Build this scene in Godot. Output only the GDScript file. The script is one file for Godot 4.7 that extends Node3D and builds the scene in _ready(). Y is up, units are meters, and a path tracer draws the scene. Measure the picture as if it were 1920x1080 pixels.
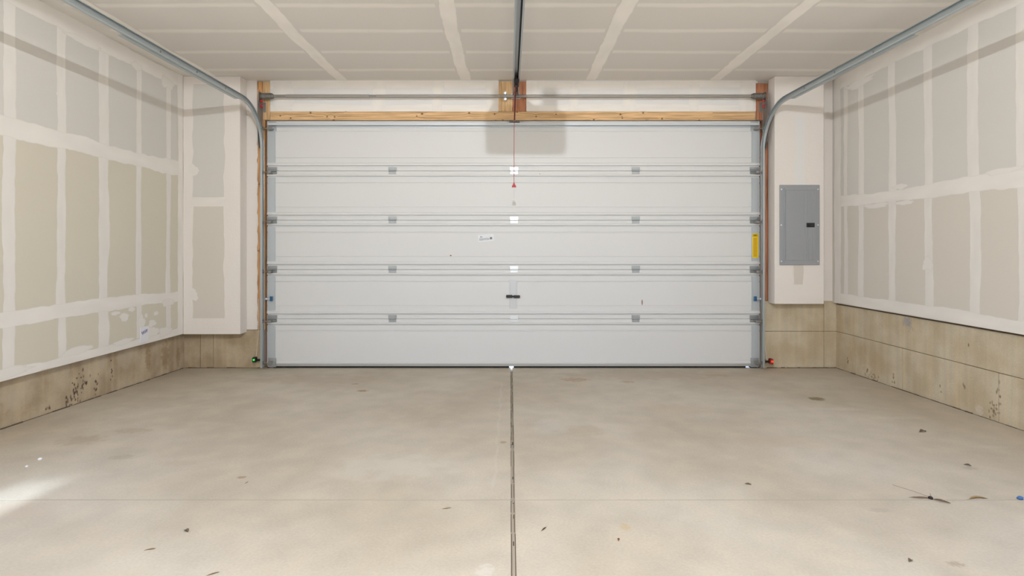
extends Node3D
# An empty two-car garage: taped drywall, stepped concrete foundation, a white sectional door with its tracks, opener rail and breaker panel.
# Origin: floor level at the inner face of the overhead door, under the camera's axis; +z runs from the door into the garage.

const CEIL := 2.83
const WALL_L := -3.14
const WALL_R := 3.17
const FOUND_L := -3.21
const FOUND_R := 3.205
const BACK := 6.9
const SLOPE := 0.019        # the slab falls towards the door

var mats := {}
var counts := {}
var wob := FastNoiseLite.new()
var clip_low := -1.0                   # compound does not hang below the board it is spread on
var paper := Color8(206, 202, 195)   # the paper that the compound being spread thins out to

# ---------------------------------------------------------------- mesh building
class MB:
	var st := SurfaceTool.new()
	var shear := 0.0
	var uvf = null
	func _init() -> void:
		st.begin(Mesh.PRIMITIVE_TRIANGLES)
	func vert(p: Vector3, n: Vector3, c: Color, uv) -> void:
		st.set_normal(n)
		st.set_color(c)
		if uv != null:
			st.set_uv(uv)
		elif absf(n.y) >= absf(n.x) and absf(n.y) >= absf(n.z):
			st.set_uv(Vector2(p.x, p.z))
		elif absf(n.x) >= absf(n.z):
			st.set_uv(Vector2(p.z, p.y))
		else:
			st.set_uv(Vector2(p.x, p.y))
		st.add_vertex(Vector3(p.x, p.y + shear * p.z, p.z))
	func tri(a: Vector3, b: Vector3, c: Vector3, out: Vector3, ns := [], cs := [], uvs := []) -> void:
		var n := (c - a).cross(b - a)
		if n.length() < 1e-12:
			return
		n = n.normalized()
		var flip := n.dot(out) < 0.0
		if flip:
			n = -n
		var p := [a, b, c]
		for i in ([0, 2, 1] if flip else [0, 1, 2]):
			vert(p[i], ns[i] if ns.size() else n, cs[i] if cs.size() else Color.WHITE, uvs[i] if uvs.size() else null)
	func quad(a: Vector3, b: Vector3, c: Vector3, d: Vector3, out: Vector3, ns := [], cs := []) -> void:
		tri(a, b, c, out, [ns[0], ns[1], ns[2]] if ns.size() else [], [cs[0], cs[1], cs[2]] if cs.size() else [])
		tri(a, c, d, out, [ns[0], ns[2], ns[3]] if ns.size() else [], [cs[0], cs[2], cs[3]] if cs.size() else [])
	# a box with chamfered edges
	func box(lo: Vector3, hi: Vector3, e := 0.0) -> void:
		var m := (lo + hi) * 0.5
		var h := (hi - lo) * 0.5
		e = minf(e, minf(h.x, minf(h.y, h.z)) * 0.6)
		for ax in 3:
			var u := (ax + 1) % 3
			var v := (ax + 2) % 3
			for s: int in [-1, 1]:
				var o := Vector3.ZERO
				o[ax] = s
				var q := []
				for k in [[-1, -1], [1, -1], [1, 1], [-1, 1]]:
					var p := Vector3.ZERO
					p[ax] = s * h[ax]
					p[u] = k[0] * (h[u] - e)
					p[v] = k[1] * (h[v] - e)
					q.append(m + p)
				quad(q[0], q[1], q[2], q[3], o)
			if e > 0.0:
				for su: int in [-1, 1]:
					for sv: int in [-1, 1]:
						var o2 := Vector3.ZERO
						o2[u] = su
						o2[v] = sv
						var p0 := Vector3.ZERO
						p0[ax] = h[ax] - e
						p0[u] = su * h[u]
						p0[v] = sv * (h[v] - e)
						var p1 := p0
						p1[u] = su * (h[u] - e)
						p1[v] = sv * h[v]
						var p2 := p1
						p2[ax] = -p1[ax]
						var p3 := p0
						p3[ax] = -p0[ax]
						quad(m + p0, m + p1, m + p2, m + p3, o2)
		if e > 0.0:
			for sx: int in [-1, 1]:
				for sy: int in [-1, 1]:
					for sz: int in [-1, 1]:
						var s3 := Vector3(sx, sy, sz)
						tri(m + s3 * (h - Vector3(0, e, e)), m + s3 * (h - Vector3(e, 0, e)), m + s3 * (h - Vector3(e, e, 0)), s3)
	# closed outline (2D) pushed along dir; ax and ay are the outline's axes
	func prism(poly: PackedVector2Array, o: Vector3, ax: Vector3, ay: Vector3, dir: Vector3, caps := true) -> void:
		var cw := Geometry2D.is_polygon_clockwise(poly)
		var n := poly.size()
		for i in n:
			var a := poly[i]
			var b := poly[(i + 1) % n]
			var t := b - a
			var o2 := Vector2(t.y, -t.x)
			if cw:
				o2 = -o2
			var p := o + ax * a.x + ay * a.y
			var q := o + ax * b.x + ay * b.y
			quad(p, q, q + dir, p + dir, ax * o2.x + ay * o2.y)
		if caps:
			var ix := Geometry2D.triangulate_polygon(poly)
			for i in range(0, ix.size(), 3):
				var v := []
				for k in 3:
					var w := poly[ix[i + k]]
					v.append(o + ax * w.x + ay * w.y)
				tri(v[0], v[1], v[2], -dir)
				tri(v[0] + dir, v[1] + dir, v[2] + dir, dir)
	# a closed outline carried along frames [origin, ax, ay]
	func sweep(poly: PackedVector2Array, frames: Array) -> void:
		var cw := Geometry2D.is_polygon_clockwise(poly)
		var n := poly.size()
		for k in frames.size() - 1:
			var f = frames[k]
			var g = frames[k + 1]
			for i in n:
				var a := poly[i]
				var b := poly[(i + 1) % n]
				var t := b - a
				var o2 := Vector2(t.y, -t.x).normalized()
				if cw:
					o2 = -o2
				var n0: Vector3 = f[1] * o2.x + f[2] * o2.y
				var n1: Vector3 = g[1] * o2.x + g[2] * o2.y
				var p0: Vector3 = f[0] + f[1] * a.x + f[2] * a.y
				var p1: Vector3 = f[0] + f[1] * b.x + f[2] * b.y
				var q1: Vector3 = g[0] + g[1] * b.x + g[2] * b.y
				var q0: Vector3 = g[0] + g[1] * a.x + g[2] * a.y
				quad(p0, p1, q1, q0, n0, [n0, n0, n1, n1])
		var ix := Geometry2D.triangulate_polygon(poly)
		for e in [0, frames.size() - 1]:
			var f = frames[e]
			var away: Vector3 = frames[0][0] - frames[1][0] if e == 0 else frames[e][0] - frames[e - 1][0]
			for i in range(0, ix.size(), 3):
				var v := []
				for k in 3:
					var w := poly[ix[i + k]]
					v.append(f[0] + f[1] * w.x + f[2] * w.y)
				tri(v[0], v[1], v[2], away)
	func tube(pts: Array, r, sides := 12) -> void:
		var fr := []
		var up := Vector3.UP
		for i in pts.size():
			var d: Vector3 = (pts[mini(i + 1, pts.size() - 1)] - pts[maxi(i - 1, 0)]).normalized()
			if absf(d.dot(up)) > 0.95:
				up = Vector3.RIGHT
			var a := d.cross(up).normalized()
			fr.append([pts[i], a, a.cross(d).normalized(), r[i] if r is Array else r])
		for k in fr.size() - 1:
			for i in sides:
				var a0 := TAU * i / sides
				var a1 := TAU * (i + 1) / sides
				var v := []
				var ns := []
				for q in [[k, a0], [k, a1], [k + 1, a1], [k + 1, a0]]:
					var f = fr[q[0]]
					var n: Vector3 = f[1] * cos(q[1]) + f[2] * sin(q[1])
					ns.append(n)
					v.append(f[0] + n * f[3])
				quad(v[0], v[1], v[2], v[3], ns[0] + ns[1], ns)
		for e in [0, fr.size() - 1]:
			var f = fr[e]
			var away: Vector3 = pts[0] - pts[1] if e == 0 else pts[e] - pts[e - 1]
			for i in sides:
				var a0 := TAU * i / sides
				var a1 := TAU * (i + 1) / sides
				tri(f[0], f[0] + (f[1] * cos(a0) + f[2] * sin(a0)) * f[3], f[0] + (f[1] * cos(a1) + f[2] * sin(a1)) * f[3], away)
	# a profile of [radius, height] turned round an axis
	func lathe(o: Vector3, axis: Vector3, prof: Array, sides := 20) -> void:
		var a := axis.cross(Vector3.RIGHT if absf(axis.x) < 0.9 else Vector3.UP).normalized()
		var b := axis.cross(a).normalized()
		for k in prof.size() - 1:
			var t := Vector2(prof[k + 1][0] - prof[k][0], prof[k + 1][1] - prof[k][1])
			var nn := Vector2(t.y, -t.x).normalized()
			for i in sides:
				var v := []
				var ns := []
				for q in [[k, i], [k, i + 1], [k + 1, i + 1], [k + 1, i]]:
					var w: float = TAU * q[1] / sides
					var d := a * cos(w) + b * sin(w)
					v.append(o + d * prof[q[0]][0] + axis * prof[q[0]][1])
					ns.append((d * nn.x + axis * nn.y).normalized())
				quad(v[0], v[1], v[2], v[3], ns[0] + ns[1], ns)

func mb(shear := 0.0) -> MB:
	var m := MB.new()
	m.shear = shear
	return m

func numbered(called: String, parent: Node) -> String:
	var key := "%d/%s" % [parent.get_instance_id(), called]
	var n: int = counts.get(key, 0)
	counts[key] = n + 1
	return called if n == 0 else "%s_%03d" % [called, n]

func put(called: String, m: MB, material: Material, parent: Node = self, at := Vector3.ZERO) -> MeshInstance3D:
	var o := MeshInstance3D.new()
	o.mesh = m.st.commit()
	o.material_override = material
	o.name = numbered(called, parent)
	o.position = at
	parent.add_child(o, true)
	return o

func thing(called: String, label: String, category: String, at := Vector3.ZERO, group := "", kind := "") -> Node3D:
	var o := Node3D.new()
	o.name = numbered(called, self)
	add_child(o, true)
	o.position = at
	tag(o, label, category, group, kind)
	return o

func tag(o: Node, label: String, category: String, group := "", kind := "") -> void:
	o.set_meta("label", label)
	o.set_meta("category", category)
	if group:
		o.set_meta("group", group)
	if kind:
		o.set_meta("kind", kind)

# ---------------------------------------------------------------- materials
func mat(called: String, color: Color, rough := 0.8, metal := 0.0) -> StandardMaterial3D:
	if mats.has(called):
		return mats[called]
	var m := StandardMaterial3D.new()
	m.resource_name = called
	m.albedo_color = color
	m.roughness = rough
	m.metallic = metal
	mats[called] = m
	return m

func noise_bytes(w: int, h: int, freq: float, sd: int, octaves := 4) -> PackedByteArray:
	var n := FastNoiseLite.new()
	n.seed = sd
	n.frequency = freq
	n.fractal_octaves = octaves
	return n.get_image(w, h, false, false, true).get_data()

func tex(im: Image) -> ImageTexture:
	im.generate_mipmaps()
	return ImageTexture.create_from_image(im)

# soft-edged ragged blot, alpha only where it is
func blot(w: int, h: int, color: Color, strength: float, sd: int, ragged := 0.6, speckle := 0.0) -> Image:
	var im := Image.create(w, h, false, Image.FORMAT_RGBA8)
	var n := FastNoiseLite.new()
	n.seed = sd
	n.frequency = 3.0 / maxf(minf(w, h), 1.0)
	n.fractal_octaves = 4
	var r := RandomNumberGenerator.new()
	r.seed = sd
	for y in h:
		for x in w:
			var d := Vector2((x + 0.5) / w * 2.0 - 1.0, (y + 0.5) / h * 2.0 - 1.0).length()
			var a := clampf((1.0 - d + ragged * n.get_noise_2d(x, y)) * 1.6, 0.0, 1.0) * (1.0 if d < 0.98 else 0.0)
			a *= clampf((1.0 - d) * 4.0, 0.0, 1.0)
			if speckle > 0.0:
				a *= smoothstep(speckle - 0.15, speckle + 0.1, n.get_noise_2d(x * 3.0 + 91.0, y * 3.0) * 0.5 + 0.5)
			im.set_pixel(x, y, Color(color, a * strength))
	return im

# mottled concrete; streak > 0 draws the mottling out into vertical runs
func concrete_image(w: int, h: int, a: Color, b: Color, c: Color, sd: int, streak: bool) -> Image:
	var big := noise_bytes(w, h, 5.0 / w, sd, 5) if not streak else noise_bytes(w, h, 22.0 / w, sd, 5)
	var mid: PackedByteArray
	if streak:
		var n := FastNoiseLite.new()
		n.seed = sd + 1
		n.frequency = 0.09
		n.fractal_octaves = 3
		var s := n.get_image(w / 2, 6, false, false, true)
		s.resize(w, h, Image.INTERPOLATE_CUBIC)
		mid = s.get_data()
	else:
		mid = noise_bytes(w, h, 26.0 / w, sd + 1, 5)
	var fine := noise_bytes(w, h, 0.22, sd + 2, 2)
	var out := PackedByteArray()
	out.resize(w * h * 4)
	for i in w * h:
		var t := big[i] / 255.0
		var u := mid[i] / 255.0
		var k := clampf((t - 0.25) * 1.9, 0.0, 1.0)
		var g := 1.0 + (u - 0.5) * (0.07 if streak else 0.08) + (fine[i] / 255.0 - 0.5) * 0.06
		var q := clampf((u - 0.55) * 2.2, 0.0, 1.0) * (0.4 if streak else 0.3)
		var rr := lerpf(lerpf(a.r, b.r, k), c.r, q) * g
		var gg := lerpf(lerpf(a.g, b.g, k), c.g, q) * g
		var bb := lerpf(lerpf(a.b, b.b, k), c.b, q) * g
		out[i * 4] = clampi(int(rr * 255.0), 0, 255)
		out[i * 4 + 1] = clampi(int(gg * 255.0), 0, 255)
		out[i * 4 + 2] = clampi(int(bb * 255.0), 0, 255)
		out[i * 4 + 3] = 255
	return Image.create_from_data(w, h, false, Image.FORMAT_RGBA8, out)

func stamp(im: Image, b: Image, cx: float, cy: float) -> void:
	im.blend_rect(b, Rect2i(0, 0, b.get_width(), b.get_height()), Vector2i(int(cx - b.get_width() * 0.5), int(cy - b.get_height() * 0.5)))

func bump(sd: int, freq: float, strength: float) -> ImageTexture:
	var n := FastNoiseLite.new()
	n.seed = sd
	n.frequency = freq
	n.fractal_octaves = 4
	var im := n.get_seamless_image(256, 256)
	im.convert(Image.FORMAT_RGBA8)
	im.bump_map_to_normal_map(strength)
	return tex(im)

func wood_material(called: String, base: Color, sd: int, knots: int, dark := 0.25) -> StandardMaterial3D:
	var w := 1024
	var h := 64
	var n := FastNoiseLite.new()
	n.seed = sd
	n.frequency = 0.02
	n.fractal_octaves = 3
	var rng := RandomNumberGenerator.new()
	rng.seed = sd
	var ks := []
	for i in knots:
		ks.append([rng.randf() * w, rng.randf_range(10, h - 10), rng.randf_range(1.8, 4.2)])
	var out := PackedByteArray()
	out.resize(w * h * 4)
	for y in h:
		for x in w:
			var bend := 0.0
			var kn := 0.0
			for k in ks:
				var d := Vector2((x - k[0]) * 2.2, y - k[1])
				var q: float = d.length() / k[2]
				if q < 6.0:
					bend += (6.0 - q) * 0.5 * signf(d.y)
					kn = maxf(kn, clampf(1.5 - q, 0.0, 1.0))
			var g := n.get_noise_2d(x * 0.25, (y + bend * 2.0) * 7.0) * 0.5 + 0.5
			var l := n.get_noise_2d(x * 0.8 + 500.0, y * 3.0) * 0.5 + 0.5
			var v := 1.0 - dark * smoothstep(0.45, 0.8, g) - 0.18 * (l - 0.5)
			var c := Color(base.r * v, base.g * (v - 0.04 * g), base.b * (v - 0.08 * g)).lerp(Color(0.30, 0.17, 0.09), kn * 0.7)
			var i := (y * w + x) * 4
			out[i] = clampi(int(c.r * 255.0), 0, 255)
			out[i + 1] = clampi(int(c.g * 255.0), 0, 255)
			out[i + 2] = clampi(int(c.b * 255.0), 0, 255)
			out[i + 3] = 255
	var m := mat(called, Color.WHITE, 0.75)
	m.albedo_texture = tex(Image.create_from_data(w, h, false, Image.FORMAT_RGBA8, out))
	return m

# a board whose grain runs along its longest side; the texture is laid lengthways
func board(called: String, lo: Vector3, hi: Vector3, material: Material, parent: Node, off := 0.0) -> MeshInstance3D:
	var m := mb()
	m.box(lo, hi, 0.002)
	var a := m.st.commit_to_arrays()
	var v: PackedVector3Array = a[Mesh.ARRAY_VERTEX]
	var uv := PackedVector2Array()
	var tall := hi.y - lo.y > hi.x - lo.x
	for p in v:
		if tall:
			uv.append(Vector2((p.y - lo.y) / 3.0 + off, (p.x - lo.x + p.z - lo.z) / 0.14 + off))
		else:
			uv.append(Vector2((p.x - lo.x) / 5.0 + off, (p.y - lo.y + p.z - lo.z) / 0.14 + off))
	a[Mesh.ARRAY_TEX_UV] = uv
	var am := ArrayMesh.new()
	am.add_surface_from_arrays(Mesh.PRIMITIVE_TRIANGLES, a)
	var o := MeshInstance3D.new()
	o.mesh = am
	o.material_override = material
	o.name = numbered(called, parent)
	parent.add_child(o, true)
	return o

func build_materials() -> void:
	# drywall: three board papers that differ a little in tone, and the joint compound spread over them
	var grain := bump(5, 0.05, 1.2)
	for p in [["paper_grey", Color8(215, 211, 204)], ["paper_beige", Color8(214, 207, 190)], ["paper_warm", Color8(216, 209, 198)], ["paper_ceiling", Color8(229, 224, 217)], ["paper_pale", Color8(232, 230, 227)]]:
		var m := mat(p[0], p[1], 0.92)
		m.normal_enabled = true
		m.normal_texture = grain
		m.normal_scale = 0.25
		m.uv1_triplanar = true
		m.uv1_world_triplanar = true
		m.uv1_scale = Vector3.ONE * 3.0
	var c := mat("compound", Color.WHITE, 0.85)
	c.vertex_color_use_as_albedo = true
	var cd := mat("painted_corner", Color8(235, 228, 221), 0.85)
	cd.normal_enabled = true
	cd.normal_texture = grain
	cd.normal_scale = 0.35
	cd.uv1_triplanar = true
	cd.uv1_world_triplanar = true
	cd.uv1_scale = Vector3.ONE * 2.0
	# floor: broom-finished slab with its stains (u across from x=-3.3, v from z=-0.1, 6.8 m a side)
	var S := 2048
	var fl := concrete_image(S, S, Color8(186, 174, 155), Color8(197, 187, 171), Color8(192, 177, 154), 11, false)
	var px := S / 6.8
	var spots := [
		# x, z, width, depth (m), colour, strength
		[2.35, 1.21, 0.15, 0.14, Color8(120, 108, 78), 0.9], [-1.20, 0.95, 0.12, 0.09, Color8(140, 115, 88), 0.7], [-1.33, 0.70, 0.10, 0.05, Color8(150, 122, 95), 0.6],
		[0.58, 0.53, 0.34, 0.2, Color8(168, 138, 108), 0.55], [1.02, 0.62, 0.16, 0.14, Color8(168, 138, 108), 0.45], [1.9, 0.35, 0.3, 0.16, Color8(168, 142, 112), 0.4],
		[-2.537, 2.18, 0.35, 0.24, Color8(160, 140, 115), 0.4], [-2.35, 2.0, 0.3, 0.14, Color8(160, 138, 112), 0.35], [-2.1, 2.46, 0.18, 0.1, Color8(150, 140, 118), 0.35],
		[-1.75, 2.55, 0.3, 0.12, Color8(175, 158, 134), 0.25], [-1.32, 2.74, 0.06, 0.04, Color8(150, 118, 90), 0.7], 
		[1.58, 3.10, 0.12, 0.06, Color8(150, 140, 128), 0.3], [1.57, 3.52, 0.08, 0.05, Color8(150, 130, 112), 0.5], [-0.04, 2.22, 0.05, 0.06, Color8(150, 125, 100), 0.6],
		[-0.087, 3.56, 0.09, 0.12, Color8(220, 213, 204), 0.45], [0.465, 3.25, 0.06, 0.08, Color8(190, 165, 125), 0.6], [2.36, 2.62, 0.1, 0.06, Color8(150, 140, 125), 0.4],
		[2.6, 1.72, 0.5, 0.1, Color8(216, 210, 202), 0.25], [2.35, 1.5, 0.6, 0.1, Color8(216, 210, 202), 0.22], [2.75, 2.3, 0.3, 0.08, Color8(216, 210, 202), 0.22], [-0.6, 2.6, 0.9, 0.5, Color8(210, 203, 190), 0.4],
		[0.47, 2.0, 0.3, 0.3, Color8(176, 158, 134), 0.35], [1.2, 1.5, 0.6, 0.35, Color8(192, 172, 148), 0.4], [1.6, 2.2, 0.7, 0.3, Color8(192, 172, 148), 0.35], [0.25, 1.9, 0.3, 0.4, Color8(204, 201, 197), 0.3],
		[-1.8, 0.5, 1.6, 0.5, Color8(172, 156, 134), 0.4], [1.2, 0.35, 2.2, 0.5, Color8(172, 156, 134), 0.4], [-2.6, 1.3, 0.8, 0.5, Color8(170, 156, 138), 0.35],
		[2.3, 3.3, 0.8, 0.4, Color8(200, 190, 174), 0.4], [-1.5, 3.7, 1.0, 0.4, Color8(196, 180, 158), 0.4], [-2.1, 3.1, 0.4, 0.3, Color8(196, 178, 158), 0.4]]
	var sd := 100
	for s in spots:
		sd += 1
		stamp(fl, blot(maxi(int(s[2] * px), 6), maxi(int(s[3] * px), 6), s[4], s[5], sd), (s[0] + 3.3) * px, (s[1] + 0.1) * px)
	# pale trowel line beside the middle joint
	for k in 26:
		stamp(fl, blot(7, 50, Color8(216, 208, 197), 0.2, 300 + k), (-0.075 + 3.3 + sin(k * 1.7) * 0.006) * px, (0.7 + k * 0.085 + 0.1) * px)
	var fm := mat("floor_concrete", Color.WHITE, 0.72)
	fm.albedo_texture = tex(fl)
	fm.uv1_scale = Vector3.ONE / 6.8
	fm.uv1_offset = Vector3(3.3 / 6.8, 0.1 / 6.8, 0)
	fm.normal_enabled = true
	fm.normal_texture = bump(21, 0.08, 2.0)
	fm.normal_scale = 0.0
	# foundation: board-marked concrete with vertical runs; u along 7 m, v over 0.9 m
	for side in ["left", "right"]:
		var left: bool = side == "left"
		var W := 2048
		var H := 256
		var im := concrete_image(W, H, Color8(172, 153, 126) if left else Color8(192, 176, 148), Color8(196, 180, 154) if left else Color8(206, 194, 170), Color8(200, 177, 144) if left else Color8(208, 184, 146), 41 if left else 57, true)
		var ux := W / 7.0
		var vy := H / 0.9
		var marks := []
		if left:   # z along, y up
			for q in [[1.36, 0.14, 0.16, 0.20], [1.16, 0.12, 0.05, 0.16], [1.42, 0.09, 0.08, 0.09], [1.28, 0.17, 0.12, 0.05], [1.6, 0.06, 0.05, 0.05],  [1.0, 0.19, 0.03, 0.14]]:
				marks.append([q[0], q[1], q[2], q[3], Color8(70, 56, 44), 0.95, 0.55])
			for q in [[0.3, 0.18, 0.16, 0.34], [0.55, 0.2, 0.10, 0.3], [0.1, 0.12, 0.08, 0.24]]:
				marks.append([q[0], q[1], q[2], q[3], Color8(138, 110, 78), 0.4, 0.0])
			for q in [[1.1, 0.28, 0.1, 0.14], [1.45, 0.28, 0.07, 0.16], [1.9, 0.2, 0.3, 0.2], [0.85, 0.25, 0.3, 0.2]]:
				marks.append([q[0], q[1], q[2], q[3], Color8(190, 178, 158), 0.45, 0.0])
		else:
			for q in [[1.78, 0.11, 0.10, 0.12], [1.80, 0.10, 0.07, 0.05], [0.2, 0.1, 0.06, 0.06], [0.55, 0.05, 0.25, 0.08], [0.83, 0.09, 0.06, 0.07], [1.82, 0.22, 0.03, 0.14], [1.55, 0.2, 0.03, 0.03], [1.33, 0.13, 0.02, 0.04], [1.58, 0.5, 0.02, 0.03]]:
				marks.append([q[0], q[1], q[2], q[3], Color8(124, 102, 76), 0.85, 0.5])
			for q in [[0.06, 0.45, 0.14, 0.5], [0.6, 0.15, 0.28, 0.3], [0.42, 0.2, 0.15, 0.35], [0.25, 0.2, 0.2, 0.3]]:
				marks.append([q[0], q[1], q[2], q[3], Color8(188, 158, 118), 0.3, 0.0])
			marks.append([0.985, 0.58, 0.13, 0.10, Color8(150, 150, 160), 0.5, 0.0])
			marks.append([1.0, 0.57, 0.10, 0.10, Color8(140, 140, 156), 0.5, 0.3])
			marks.append([1.67, 0.07, 0.09, 0.1, Color8(214, 204, 190), 0.6, 0.0])
		for q in marks:
			sd += 1
			if q[6] > 0.0:
				var cr := RandomNumberGenerator.new()
				cr.seed = sd
				for i in int(2 + q[2] * q[3] * 1200.0):
					var cx: float = q[0] + clampf(cr.randfn(0.0, 0.3), -0.6, 0.6) * q[2]
					var cy: float = q[1] + clampf(cr.randfn(0.0, 0.3), -0.6, 0.6) * q[3] + (cx - q[0]) * -0.35
					var cw := cr.randi_range(3, 6)
					stamp(im, blot(cw, cr.randi_range(4, 11), q[4], q[5] * cr.randf_range(0.5, 1.0), sd + i, 0.3), (cx + 0.2) * ux, H - cy * vy)
				continue
			stamp(im, blot(maxi(int(q[2] * ux), 5), maxi(int(q[3] * vy), 5), q[4], q[5], sd, 0.7, q[6]), (q[0] + 0.2) * ux, H - q[1] * vy)
		var m := mat("foundation_" + side, Color.WHITE, 0.9)
		m.albedo_texture = tex(im)
		m.uv1_scale = Vector3(1.0 / 7.0, -1.0 / 0.9, 1)
		m.uv1_offset = Vector3(0.2 / 7.0, 1.0, 0)
	mat("grime_and_shade", Color8(92, 78, 60), 0.95)  # wall-foot dirt, and the painted shade line under the drywall edge
	mat("crack", Color8(166, 155, 140), 0.95)
	mat("joint_dust", Color8(158, 148, 134), 0.95)
	mat("crack_dark", Color8(88, 76, 64), 0.95)
	# metals and plastics
	mat("door_white", Color8(219, 219, 218), 0.5)
	var g := mat("galvanised", Color8(186, 191, 194), 0.42, 0.75)
	g.normal_enabled = true
	g.normal_texture = bump(31, 0.03, 1.0)
	g.normal_scale = 0.15
	g.uv1_triplanar = true
	g.uv1_scale = Vector3.ONE * 8.0
	mat("bright_zinc", Color8(222, 226, 230), 0.4, 0.9)
	mat("hinge_metal", Color8(168, 172, 174), 0.4, 0.7)
	mat("strut_metal", Color8(206, 211, 215), 0.55, 0.45)
	mat("stile_metal", Color8(196, 202, 205), 0.55, 0.35)
	mat("track_metal", Color8(182, 190, 193), 0.4, 0.65)
	mat("dull_steel", Color8(150, 148, 144), 0.5, 0.6)
	mat("drum_metal", Color8(120, 118, 112), 0.55, 0.6)
	mat("retainer_grey", Color8(182, 181, 176), 0.6, 0.2)
	mat("black_rubber", Color8(28, 27, 26), 0.7)
	mat("black_plastic", Color8(30, 30, 31), 0.45)
	mat("red_plastic", Color8(182, 42, 42), 0.5)
	mat("red_cord", Color8(176, 42, 44), 0.75)
	mat("panel_grey", Color8(158, 161, 165), 0.45, 0.1)
	mat("blue_mark", Color8(60, 110, 150), 0.6)
	mat("white_plastic", Color8(232, 232, 236), 0.45)
	mat("wire_white", Color8(214, 206, 190), 0.6)
	mat("housing_grey", Color8(120, 122, 124), 0.5)
	var gl := mat("window_glass", Color(0.95, 0.98, 1.0, 0.06), 0.02)
	gl.transparency = BaseMaterial3D.TRANSPARENCY_ALPHA
	mat("stop_brown", Color8(150, 122, 104), 0.8)
	mat("driveway_concrete", Color8(234, 231, 225), 0.85)
	mat("outside_siding", Color8(190, 188, 182), 0.8)

# ---------------------------------------------------------------- joint compound
# a hand-spread band of compound on a surface: ragged feathered edges, slightly uneven width
func band(parent: Node, o: Vector3, along: Vector3, across: Vector3, nrm: Vector3, length: float, width: float, sd: int, lift := 0.0006, tone := 1.0, amp := 0.22, feather := 0.06, opacity := 1.0) -> void:
	var m := mb()
	var n := maxi(int(length / 0.025), 4)
	var base := Color8(235, 230, 223).srgb_to_linear()
	var rows := [-1.0, -1.0 + feather * 2.0, 0.0, 1.0 - feather * 2.0, 1.0]
	var al := [0.5, 1.0, 1.0, 1.0, 0.5] if opacity > 0.9 else [0.0, 1.0, 1.0, 1.0, 0.0]
	var bare := paper.srgb_to_linear()
	var prev := []
	var prevc := []
	for i in n + 1:
		var s := length * i / n
		var hl := width * 0.5 * (1.0 + amp * wob.get_noise_2d(s * 120.0, sd * 37.0) + amp * 0.6 * wob.get_noise_2d(s * 700.0, sd * 53.0))
		var hr := width * 0.5 * (1.0 + amp * wob.get_noise_2d(s * 120.0, sd * 71.0 + 400.0) + amp * 0.6 * wob.get_noise_2d(s * 700.0, sd * 93.0))
		var mid := width * 0.16 * wob.get_noise_2d(s * 60.0, sd * 19.0 + 900.0)
		var now := []
		var nowc := []
		for k in 5:
			var t: float = rows[k]
			var p: Vector3 = o + along * s + across * (mid + t * (hl if t < 0.0 else hr)) + nrm * (lift + (0.0004 if k == 2 else 0.0))
			p.y = maxf(p.y, clip_low)
			now.append(p)
			var c := base * (tone * (1.0 + 0.05 * wob.get_noise_2d(s * 250.0, sd * 11.0 + k * 57.0)))
			c = bare.lerp(c, al[k] * opacity)
			c.a = 1.0
			nowc.append(c)
		if i > 0:
			for k in 4:
				m.quad(prev[k], prev[k + 1], now[k + 1], now[k], nrm, [], [prevc[k], prevc[k + 1], nowc[k + 1], nowc[k]])
		prev = now
		prevc = nowc
	put("joint_compound", m, mats["compound"], parent)

# a daub of compound or filler with a ragged outline
func daub(parent: Node, o: Vector3, ax: Vector3, ay: Vector3, rx: float, ry: float, sd: int, lift := 0.0012, tone := 1.0) -> void:
	lift += 0.0005 + (sd % 9) * 0.00012
	var m := mb()
	var nrm := ax.cross(ay).normalized()
	if nrm.dot(Vector3(0, 1.4, 3) - o) < 0.0:
		nrm = -nrm
	var base := Color8(233, 228, 221).srgb_to_linear() * tone
	var clear := base
	base.a = 1.0
	clear = clear.lerp(paper.srgb_to_linear(), 0.5)
	clear.a = 1.0
	var n := 28
	for i in n:
		var v := []
		for q in [i, i + 1]:
			var a = TAU * (q % n) / n
			var r := 1.0 + 0.5 * wob.get_noise_2d(cos(a) * 90.0 + sd * 31.0, sin(a) * 90.0)
			var d := ax * (cos(a) * rx * r) + ay * (sin(a) * ry * r)
			for sc in [0.78, 1.0]:
				var p: Vector3 = o + d * sc + nrm * lift
				p.y = maxf(p.y, clip_low)
				v.append(p)
		m.tri(o + nrm * lift, v[0], v[2], nrm, [], [base, base, base])
		m.quad(v[0], v[1], v[3], v[2], nrm, [], [base, clear, clear, base])
	put("joint_compound", m, mats["compound"], parent)

# ---------------------------------------------------------------- setting
func structure(called: String, label: String, category: String) -> Node3D:
	return thing(called, label, category, Vector3.ZERO, "", "structure")

func block(called: String, lo: Vector3, hi: Vector3, material: Material, parent: Node, e := 0.0) -> MeshInstance3D:
	var m := mb()
	m.box(lo, hi, e)
	return put(called, m, material, parent)

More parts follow.
